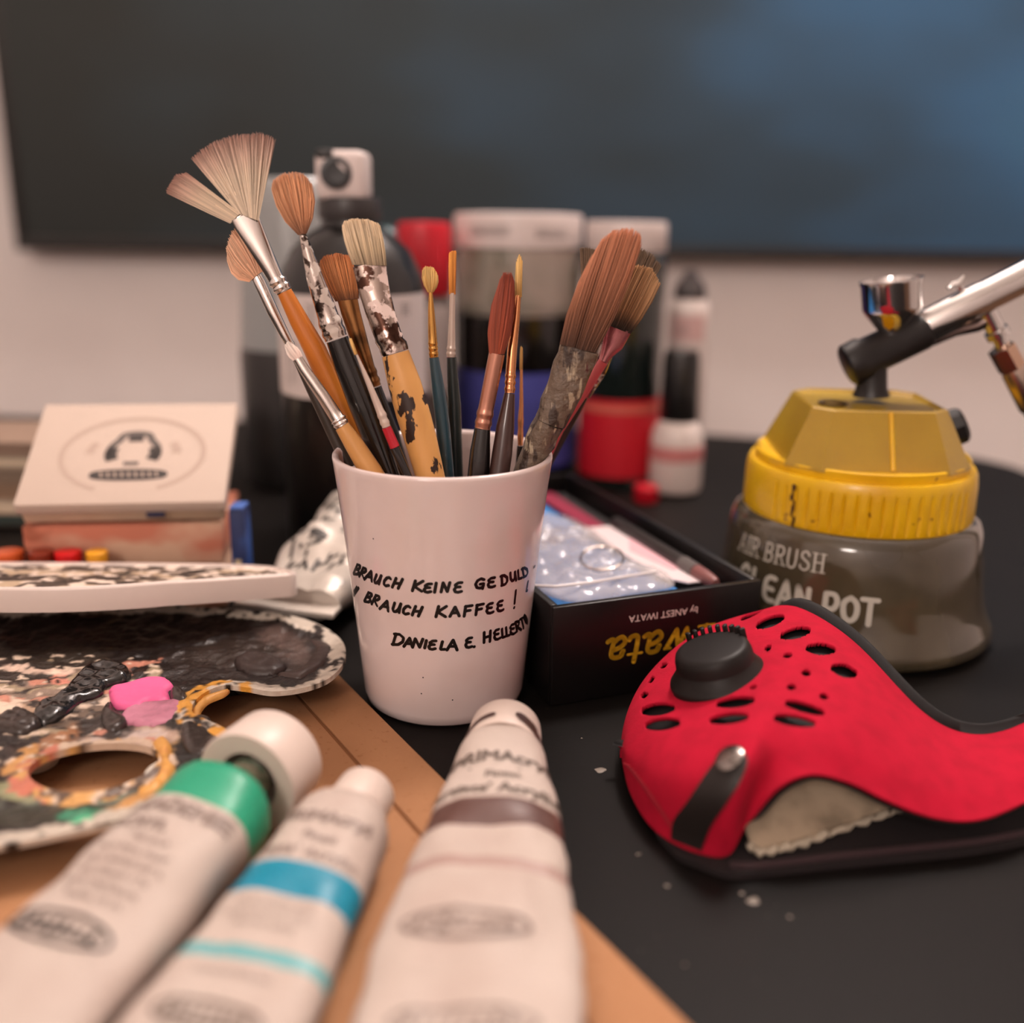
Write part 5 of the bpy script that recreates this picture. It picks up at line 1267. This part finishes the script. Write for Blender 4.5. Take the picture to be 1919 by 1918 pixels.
mb = MB(); mb.rod([hp(1812, 560), hp(1797, 533)], [.0018, .0014], 12); mb.rod([hp(1776, 541), hp(1786, 534), hp(1797, 532), hp(1806, 516)], [.0010, .0016, .0018, .0008], 10); mb.build('trigger', chr2, ab)
vdir = (hp(1886, 660)-hp(1850, 585)).normalized(); vb = hp(1842, 572)
kq = depth(vb)/FPX
mb = MB(); mb.rod([hp(1846, 578), hp(1868, 622)], [18*kq, 17*kq], 20); mb.rod([hp(1866, 619), hp(1872, 630)], [22*kq, 22*kq], 20); mb.rod([hp(1872, 630), hp(1880, 655)], [14*kq, 12*kq], 20); mb.build('air_valve', chr2, ab, ang=40)
mb = MB(); mb.rod([hp(1745, 640), hp(1790, 622), hp(1830, 612), hp(1850, 600)], [10*kq, 9*kq, 11*kq, 14*kq], 16); mb.build('under_body', mat('steel_dark', (110, 96, 92), .2, 1.0), ab, ang=60)
brass = mat('fitting_brass', (190, 158, 136), .25, 1.0)
hose = thing('air_hose', 'air hose with a hexagonal brass fitting screwed under the airbrush', 'hose', tuple(hp(1890, 680)))
mb = MB(); mb.rod([hp(1876, 652), hp(1897, 690)], [25*kq, 25*kq], 6); mb.build('hex_nut', brass, hose, smooth=False)
mb = MB(); mb.rod([hp(1896, 686), hp(1902, 698), hp(1932, 762), hp(1936, 772)], [20*kq, 24*kq, 22*kq, 16*kq], 24); mb.build('collar', mat('fitting_steel', (188, 170, 158), .25, 1.0), hose, ang=40)
tabp = at_y(2080, 900, PY0+.02)
mb = MB(); mb.rod([hp(1934, 766), hp(1955, 815), hp(1990, 880), Vector((.295, PY0+.01, .02)), Vector((.32, PY0+.03, .0045)), Vector((.36, PY0+.08, .0045)), Vector((.37, PY0+.15, .0045))], .004, 14); mb.build('tube', blackp, hose, ang=180)
# ------------------------------------------------------------------ bottles at the back
def axis_at(px, y): p = at_y(px, 900, y); return p.x
def zat(px, py, y): return at_y(px, py, y).z
def bottle(name, label, cat, px, y, parts, group=None):
    """parts: (part name, material, [(radius, z)...])"""
    cx = at_y(px, 700, y).x
    b = thing(name, label, cat, (cx, y, 0), group); d = {}
    for pn, m, pr in parts:
        mb = MB(); mb.lathe(pr, 48, Matrix.Translation((cx, y, .0004))); d[pn] = mb.build(pn, m, b, ang=40)
    return b, d, cx
blkpl = mat('bottle_black', (14, 12, 12), .35, coat=.3); labw = mat('label_white', (206, 194, 190), .6); greyc = mat('cap_grey_clear', (150, 152, 152), .3, alpha=.92, coat=.4)
whcap = mat('cap_offwhite', (214, 200, 196), .4); dkink = mat('label_ink', (40, 36, 36), .5)
# black can with a grey cap (left)
y = .74; k = .74/FPX; z = lambda py, px=565: zat(px, py, y)
bottle('spray_can', 'black can with a tall pale grey cap behind the left brushes', 'spray can', 566, y,
   [('body', blkpl, [(.0405, 0), (.0425, .002), (.0425, z(660)), (.0410, z(648))]), ('cap', greyc, [(.0418, z(648)), (.0414, z(640)), (.0385, z(520)), (.0325, z(390)), (.0290, z(345)), (.0255, z(336)), (0, z(334))])])
# black bottle with white label and pump head
y = .60; z = lambda py, px=664: zat(px, py, y)
b, d, cx = bottle('label_bottle', 'big black bottle with a white label and a white nozzle head', 'bottle', 664, y,
   [('body', blkpl, [(.0400, 0), (.0415, .002), (.0415, z(548)), (.0400, z(520)), (.0330, z(470)), (.0235, z(440)), (.0160, z(425)), (.0150, z(398)), (.0150, z(380))]),
    ('neck', mat('neck_dark', (48, 44, 44), .4), [(.0172, z(412)), (.0175, z(408)), (.0175, z(378)), (.0165, z(372)), (.010, z(371)), (.010, z(365))])])
lr = Rev(cx, y, [(.0415, 0), (.0415, .4)])
def lab(rev, name, m, th0, th1, z0, z1, parent, off=.0004, n=40):
    mb = MB(); rings = []
    for i in range(n+1):
        a = th0+(th1-th0)*i/n; rings.append([rev.pt(a, z0, off), rev.pt(a, z1, off), rev.pt(a, z1, -.0003), rev.pt(a, z0, -.0003)])
    mb.loft(rings); return mb.build(name, m, parent, ang=40)
lz0 = at_y(664, 752, y-.0415).z; lz1 = at_y(664, 556, y-.0415).z
lb = lab(lr, 'label', labw, rad(-178), rad(-5), lz0, lz1, b)
mb = MB(); rg = random.Random(5)
def scrib(rev, mb, px, py, w_, h_, rows, off=.0007, ver=False):
    for r in range(rows):
        x = 0
        while x < w_:
            l = rg.uniform(.5, 1.4)*6
            p = (px+x, py+r*h_) if not ver else (px+r*h_, py+x); q_ = (px+min(w_, x+l), py+r*h_) if not ver else (px+r*h_, py+min(w_, x+l))
            t0, z0 = rev.hit(*p); t1, z1 = rev.hit(*q_); r_ = rev.r(z0)
            vs, f_ = ribbon2d([(t0*r_, z0), (t1*r_, z1)], .0006, disc=6); mb.add([rev.pt(v[0]/r_, v[1], off) for v in vs], f_)
            x += l+rg.uniform(2, 4)

for q_ in ((576, 570, 70, 7, 3, True), (542, 640, 80, 8, 3, True), (752, 570, 14, 6, 4, False)):
    mb = MB(); scrib(lr, mb, q_[0], q_[1], q_[2], q_[3], q_[4], ver=q_[5]); mb.build('print', dkink, lb, smooth=False)
mb = MB(); zc = z(330, 645); hx = at_y(645, 330, y).x
kk = y/FPX
mb.box(88*kk, .030, 84*kk, Matrix.Translation((hx, y, zc)), .004, 3); hd = mb.build('nozzle_head', whcap, b, ang=40)
mb = MB(); q = Vector((0,0,1)).rotation_difference(Vector((.1, -1, .1)).normalized()).to_matrix().to_4x4(); mb.lathe([(.0085, 0), (.0085, .0012), (.006, .0016), (.0055, .0006), (0, .0004)], 28, Matrix.Translation((hx-.002, y-.0150, zc+.001)) @ q, cap=(True, False)); mb.build('nozzle_hole', mat('nozzle_dark', (34, 34, 36), .4), hd, ang=40)
mb = MB(); mb.box(34*kk, .026, 20*kk, Matrix.Translation((hx-26*kk, y-.003, zc+34*kk)), .003, 2); mb.build('trigger_block', mat('nozzle_black', (36, 34, 34), .4), hd, ang=40)
# red capped bottle
redp = mat('cap_red', (196, 20, 40), .4); y = .735; z = lambda py, px=797: zat(px, py, y)
b, d, cx = bottle('red_capped_bottle', 'white-labelled bottle with a bright red cap behind the tiny golden brush', 'bottle', 797, y,
   [('body', mat('bottle_grey', (120, 110, 106), .35, coat=.4), [(.0185, 0), (.0195, .0015), (.0195, z(575)), (.018, z(560)), (.015, z(553))]),
    ('cap', redp, [(.0188, z(552)), (.0192, z(550)), (.0190, z(500)), (.0186, z(430)), (.017, z(418)), (0, z(416))])])
rr = Rev(cx, y, [(.0195, 0), (.0195, .4)]); lb = lab(rr, 'label', labw, rad(-176), rad(-6), at_y(797, 738, y-.02).z, at_y(797, 575, y-.02).z, b)
mb = MB(); scrib(rr, mb, 756, 600, 14, 6, 3); mb.build('print', dkink, lb, smooth=False)
# dark teal bottle peeping between the cream brush and the red cap
y = .82; z = lambda py, px=735: zat(px, py, y)
bottle('teal_bottle', 'dark bottle with a teal shoulder just left of the red cap', 'bottle', 728, y,
   [('body', blkpl, [(.0135, 0), (.0145, .002), (.0145, z(520)), (.0142, z(500))]), ('shoulder', mat('bottle_teal', (48, 78, 84), .3, coat=.3), [(.0146, z(500)), (.0146, z(470)), (.011, z(440)), (.006, z(428)), (0, z(426))])])
# large bottle with blue label
y = .765; z = lambda py, px=967: zat(px, py, y)
clearm = mat('bottle_clear', (208, 190, 178), .06, trans=.55, ior=1.3, coat=.6, layers=[((120, 128, 108), 14, .45, .62)])
inkb = mat('ink_black', (12, 9, 9), .15, coat=.6); bluel = mat('label_blue', (72, 76, 158), .55)
b, d, cx = bottle('ink_bottle', 'wide clear bottle of black ink with a blue label and white lid', 'bottle', 967, y,
   [('ink', inkb, [(.0445, .0005), (.0456, .002), (.0456, z(585)), (.0440, z(584))]),
    ('glass', clearm, [(.0456, z(584)), (.0456, z(500)), (.0450, z(480)), (.0440, z(462))]),
    ('lid', whcap, [(.0450, z(464)), (.0458, z(462)), (.0458, z(412)), (.0446, z(402)), (.030, z(400)), (0, z(400))])])
rr = Rev(cx, y, [(.0456, 0), (.0456, .4)]); lb = lab(rr, 'label', bluel, rad(-178), rad(-2), at_y(967, 880, y-.045).z, at_y(967, 702, y-.045).z, b)
mb = MB(); scrib(rr, mb, 862, 758, 205, 9, 9); mb.build('print', mat('label_pale_ink', (22, 24, 60), .5), lb, smooth=False)
lpm = mat('lid_print', (96, 88, 88), .5)
for q_ in ((884, 425, 70), (1004, 430, 55)):
    mb = MB(); scrib(rr, mb, q_[0], q_[1], q_[2], 5, 4, .0012); mb.build('print', lpm, d['lid'], smooth=False)
# red labelled bottle
y = .745; z = lambda py, px=1163: zat(px, py, y)
darkg = mat('bottle_dark_green', (26, 34, 32), .1, coat=.8, layers=[((64, 78, 74), 26, .52, .66, 3, (1, 1, .35))], trans=.15); redl = mat('label_red', (196, 22, 40), .5)
b, d, cx = bottle('red_label_bottle', 'dark green bottle with a broad red label and white lid behind the big brown brush', 'bottle', 1163, y,
   [('body', darkg, [(.0280, 0), (.0288, .0015), (.0288, z(500)), (.0280, z(480)), (.0268, z(470))]), ('lid', whcap, [(.0276, z(472)), (.0282, z(470)), (.0282, z(424)), (.0272, z(416)), (0, z(415))])])
rr = Rev(cx, y, [(.0288, 0), (.0288, .4)]); zz0 = at_y(1163, 898, y-.029).z; zz1 = at_y(1163, 752, y-.029).z
lb = lab(rr, 'label', redl, rad(-178), rad(-2), zz0, zz1, b); lab(rr, 'label_stripe', mat('label_salmon', (206, 104, 88), .5), rad(-178), rad(-2), at_y(1163, 776, y-.029).z, at_y(1163, 762, y-.029).z, lb, off=.0007)
# white bottles on the right
y = .715; z = lambda py, px=1276: zat(px, py, y)
whb = mat('bottle_white', (222, 208, 202), .35, coat=.3); pnk = mat('stripe_pink', (206, 132, 130), .5)
b, d, cx = bottle('dropper_bottle', 'small white bottle with a pink stripe and a black cap right of the red label', 'bottle', 1276, y,
   [('body', whb, [(.0150, 0), (.0178, .0022), (.0185, .006), (.0185, z(838)), (.0178, z(815)), (.0150, z(795)), (.0125, z(788))]), ('cap', blkpl, [(.0128, z(788)), (.0132, z(784)), (.0126, z(672)), (.0112, z(658)), (0, z(656))])])
rr = Rev(cx, y, [(.0185, 0), (.0185, .4)]); lab(rr, 'stripe', pnk, rad(-172), rad(-8), at_y(1276, 868, y-.018).z, at_y(1276, 842, y-.018).z, b)
y = .80; z = lambda py, px=1284: zat(px, py, y)
b, d, cx = bottle('tall_white_bottle', 'taller white bottle with a dark spout standing behind the black-capped small bottle', 'bottle', 1284, y,
   [('body', whb, [(.0148, 0), (.0158, .002), (.0158, z(590)), (.0150, z(572)), (.0120, z(560))]), ('spout', mat('spout_dark', (66, 60, 60), .35), [(.0124, z(560)), (.0128, z(556)), (.0110, z(535)), (.0060, z(520)), (.0045, z(508)), (0, z(506))])])
rr = Rev(cx, y, [(.0158, 0), (.0158, .4)]); lb = lab(rr, 'label', mat('label_blush', (216, 178, 174), .55), rad(-150), rad(-50), at_y(1284, 640, y-.016).z, at_y(1284, 592, y-.016).z, b)
mb = MB(); scrib(rr, mb, 1268, 612, 20, 6, 3); mb.build('print', mat('label_grey_ink', (90, 84, 84), .5), lb, smooth=False)
# little red cap lying by the red bottle
c = at_z(1210, 940, 0); rc = thing('bottle_cap', 'small red cap lying beside the base of the red label bottle', 'cap', (c.x, c.y, 0))
mb = MB(); mb.lathe([(.0078, 0), (.0085, .0010), (.0082, .0100), (.0070, .0112), (0, .0114)], 36, Matrix.Translation((c.x, c.y, .0003))); mb.build('shell', redp, rc, ang=40)

# ------------------------------------------------------------------ boxes and books at the left
YB = .475
smear = mat('box_smeared', (206, 168, 142), .75, layers=[((190, 116, 92), 16, .48, .58, 3, (1, 1, 1.6)), ((196, 150, 60), 20, .62, .68, 3, (1, 1, .5), 3.1), ((140, 136, 108), 18, .58, .66, 3, (1, 1, 1), 5.7), ((128, 66, 40), 22, .6, .68, 4, (1, 1, 1.5), 7.7)], bump=.2, bscale=90)
xl_, xr_ = at_y(40, 960, YB).x, at_y(436, 955, YB).x
bxw = xr_-xl_; zf = at_y(240, 962, YB).z
lower = thing('wooden_box', 'low wooden box smeared with pink and orange paint under the tilted white box', 'box', ((xl_+xr_)/2, YB+.04, 0))
HB = zf-.0054
YAW = rad(7.0); PV = Matrix.Translation(((xl_+xr_)/2, YB, 0)) @ Matrix.Rotation(YAW, 4, 'Z') @ Matrix.Translation((-(xl_+xr_)/2, -YB, 0))
def lb_(name, x0, x1, y0, y1, z0, z1, m, par, bev=.001, rot=None):
    mb = MB(); mb.box(x1-x0, y1-y0, z1-z0, (rot or Matrix()) @ Matrix.Translation(((x0+x1)/2, (y0+y1)/2, (z0+z1)/2)), bev); return mb.build(name, m, par, ang=30)
lb_('lower_tray', xl_+.005, xr_-.0065, YB, YB+.060, .0004, HB*.52, smear, lower, rot=PV); lb_('upper_tray', xl_+.002, xr_-.0065, YB-.001, YB+.059, HB*.52+.0006, HB, smear, lower, rot=PV)
# tilted white box: its back stands on a grey book
tilt = rad(30); wb = mat('box_white_card', (192, 173, 160), .7, bump=.03, bscale=300); wbs = mat('box_side', (196, 172, 150), .7, layers=[((170, 146, 120), 18, .45, .7)])
W_ = bxw*.945; D_ = .0715; H_ = .0095
BM = Matrix.Translation(((xl_+xr_)/2-.0005, YB-.002, HB+.0008)) @ Matrix.Rotation(YAW, 4, 'Z') @ Matrix.Rotation(tilt, 4, 'X')
wbx = thing('white_box', 'white card box with a round printed emblem, tilted up at the back', 'box', tuple(BM @ Vector((0, 0, 0))))
mb = MB(); mb.box(W_-.003, D_-.003, H_, BM @ Matrix.Translation((0, D_/2, H_/2)), .0006); mb.build('base', wbs, wbx, ang=30)
mb = MB(); mb.box(W_, D_, .0065, BM @ Matrix.Translation((0, D_/2, H_+.0010)), .0007); mb.build('lid', wb, wbx, ang=30)
mb = MB(); mb.box(.0085, .0008, .0030, BM @ Matrix.Translation((.015, -.0004, H_-.0035)), .0002); mb.build('tab', mat('tab_blue', (52, 56, 84), .6), wbx, ang=30)
ztop = H_+.0010+.00325+.00015
def emb(name, strokes, wdt, m, pen=None):
    mb = MB()
    for st in strokes:
        vs, f_ = strip2d(smooth_poly(st, 5, False) if 2 < len(st) < 8 else st, wdt); mb.add([BM @ Vector((v[0], v[1], ztop)) for v in vs], f_)
    return mb.build(name, m, wbx, smooth=False)
ec = (.001, .0335); RE = .0335
faint = mat('print_faint', (176, 155, 142), .7); grp = mat('print_grey', (92, 84, 80), .6); dkp = mat('print_dark', (58, 52, 50), .6)
arc = lambda r, a0, a1, n=40, sy=.78: [(ec[0]+r*math.cos(rad(a0+(a1-a0)*k/n)), ec[1]+sy*r*math.sin(rad(a0+(a1-a0)*k/n))) for k in range(n+1)]
emb('emblem_ring', [arc(RE, 200, -20, 60), arc(RE, 200, 245, 20), arc(RE, -20, -65, 20)], .0028, faint)
emb('emblem_ring', [arc(RE*.62, 150, 178, 14)], .0042, faint)
emb('emblem_ring', [arc(RE*.62, 30, 2, 14)], .0042, faint)
AR = [(-.0104, -.003), (-.0114, .002), (-.0102, .0065), (-.0078, .0098), (-.0058, .0138), (0, .0150), (.0058, .0138), (.0078, .0098), (.0102, .0065), (.0114, .002), (.0104, -.003)]
at_e = lambda pts: [(ec[0]+p[0], ec[1]+p[1]) for p in pts]
emb('emblem_arch', [smooth_poly(at_e(AR), 4, False)], .0036, grp)
for sg in (-1, 1): emb('emblem_lobe', [smooth_poly(at_e([(sg*.0092, -.0042), (sg*.0106, .0), (sg*.0098, .0048)]), 5, False)], .0058, dkp)
emb('emblem_crown', [at_e([(-.0036, .0112), (.0036, .0112)])], .0044, dkp)
emb('emblem_foot', [at_e([(-.0036, -.0066), (.0036, -.0066)])], .0026, grp)
mb = MB(); n_ = 40; pts = [(ec[0]+.0182*math.cos(2*PI*k/n_), ec[1]-.0145+.0040*math.copysign(abs(math.sin(2*PI*k/n_))**.6, math.sin(2*PI*k/n_))) for k in range(n_)]
mb.add([BM @ Vector((p[0], p[1], ztop)) for p in pts], [tuple(range(n_))]); mb.build('emblem_banner', dkp, wbx, smooth=False)
ztop += .00012
for k in range(9): emb('banner_mark', [[(ec[0]-.0130+.0032*k, ec[1]-.0128), (ec[0]-.0122+.0032*k, ec[1]-.0160)]], .0011, faint)
# book that carries the back of the tilted box
bk_h = (BM @ Vector((0, D_-.004, 0))).z-.0012; yb0 = (BM @ Vector((0, D_-.006, 0))).y
bkp = thing('book', 'thick grey book standing behind the tilted white box and propping it', 'book', (xl_+.05, yb0+.03, 0))
xb0, xb1 = xl_+.014, xr_-.034; ys_ = yb0+.0135
bcv = mat('book_cover_grey', (150, 138, 128), .7)
yk = max(ys_, YB+.0925)
lb_('cover', xb0, xb1, yk, yk+.002, .0004, bk_h-.006, bcv, bkp, .0005); lb_('pages', xb0+.002, xb1-.002, yk+.0022, yk+.018, .0006, bk_h-.008, paper, bkp, .0003); lb_('cover', xb0, xb1, yk+.0182, yk+.0202, .0004, bk_h-.006, bcv, bkp, .0005)
# pile at the far left
pile_m = [('wooden tray', (128, 112, 92)), ('box', (150, 134, 114))]
yP = .605; x1 = at_y(110, 950, yP).x; x0 = x1-.15
lev = [zat(40, q, yP) for q in (1066, 984, 966, 938, 908, 880, 856, 830)]
lev[0] = .0004
spec = [('dark_box', 'dark box lying lowest in the pile left of the white box', 'box', (44, 32, 24)), ('book', 'thin book with a green-black cover, second lowest in the left pile', 'book', (52, 66, 62)), ('book', 'pale beige book in the middle of the left pile', 'book', (186, 164, 144)), ('book', 'brown book with a red spine mark in the left pile', 'book', (138, 112, 90)), ('book', 'taupe book second from the top of the left pile', 'book', (128, 110, 94)), ('book', 'light grey-brown book just under the top of the left pile', 'book', (158, 142, 124)), ('book', 'brown-covered book on top of the left pile', 'book', (140, 116, 100))]
for i, (nm, lbl, ct, colr) in enumerate(spec):
    z0, z1 = lev[i]+.0003, lev[i+1]; dx = random.uniform(-.003, .002); dx = min(dx, 0)
    t = thing(nm, lbl, ct, ((x0+x1)/2+dx, yP+.05, z0)); cm = mat('cover_%d' % i, colr, .65, bump=.05, bscale=200)
    if i == 0:
        lb_('body', x0, x1+dx, yP, yP+.065, z0, z1*.8, cm, t); lb_('lid', x0-.001, x1+dx, yP-.001, yP+.066, z1*.8+.0003, z1, cm, t)
    else:
        h = z1-z0; tk = min(.0016, h*.2)
        lb_('cover', x0, x1+dx, yP, yP+.065, z0, z0+tk, cm, t, .0004); lb_('pages', x0+.002, x1+dx-.002, yP+.0015, yP+.063, z0+tk, z1-tk, paper if i in (2, 5) else cm, t, .0003); lb_('cover', x0, x1+dx, yP, yP+.065, z1-tk, z1, cm, t, .0004)
        if i == 3: lb_('spine_mark', x1-.022, x1-.008, yP-.0003, yP+.001, z0+h*.35, z0+h*.65, mat('mark_red', (96, 40, 28), .6), t, .0001)
# blue box right of the smeared box
bb = at_y(447, 1000, YB); xq = at_y(428, 1000, .478).x; xq2 = at_y(477, 1000, .478).x
bt = thing('blue_box', 'small blue cardboard box at the right end of the smeared wooden box', 'box', ((xq+xq2)/2, .50, 0))
lb_('carton', xr_-.0014, xq2-.003, .472, .484, .0004, zat(447, 950, .478), mat('carton_blue', (38, 72, 138), .5, layers=[((24, 40, 84), 30, .5, .6)]), bt)
lb_('flap', xr_-.0010, xq2-.0034, .4725, .4835, zat(447, 950, .478)+.0002, zat(447, 950, .478)+.0012, mat('carton_flap', (66, 100, 170), .5), bt, .0003)
lb_('panel', xr_+.0004, xr_+.0035, .4714, .4721, .012, .028, mat('carton_patch', (178, 160, 130), .6), bt, .0001)
# little paint pots in front of the boxes, behind the rim palette
for px, w_, colr, lbl in ((15, 62, (196, 86, 40), 'orange paint pot peeping out at the far left above the rim palette'), (78, 50, (120, 44, 26), 'brownish red paint pot beside the orange one'), (128, 54, (188, 22, 26), 'bright red paint pot below the white box'), (182, 44, (214, 150, 40), 'yellow ochre paint pot right of the bright red one')):
    yy = .4605; r = w_/2*yy/FPX*.93; cx = at_y(px, 1040, yy).x; t = thing('paint_pot', lbl, 'paint pot', (cx, yy, 0), 'paint pots behind the rim palette')
    zt = zat(px, 1034, yy); mb = MB(); mb.lathe([(r*.94, 0), (r, .001), (r, zt-.006), (r*.96, zt-.005)], 32, Matrix.Translation((cx, yy, .0004))); mb.build('jar', mat('pot_'+str(px), colr, .35, coat=.3), t, ang=40)
    mb = MB(); mb.lathe([(r*1.0, zt-.0048), (r*1.02, zt-.0044), (r*1.02, zt-.0004), (r*.9, zt), (0, zt)], 32, Matrix.Translation((cx, yy, .0004))); mb.build('lid', mat('pot_lid_'+str(px), tuple(min(255, int(v*1.1)) for v in colr), .35), t, ang=40)
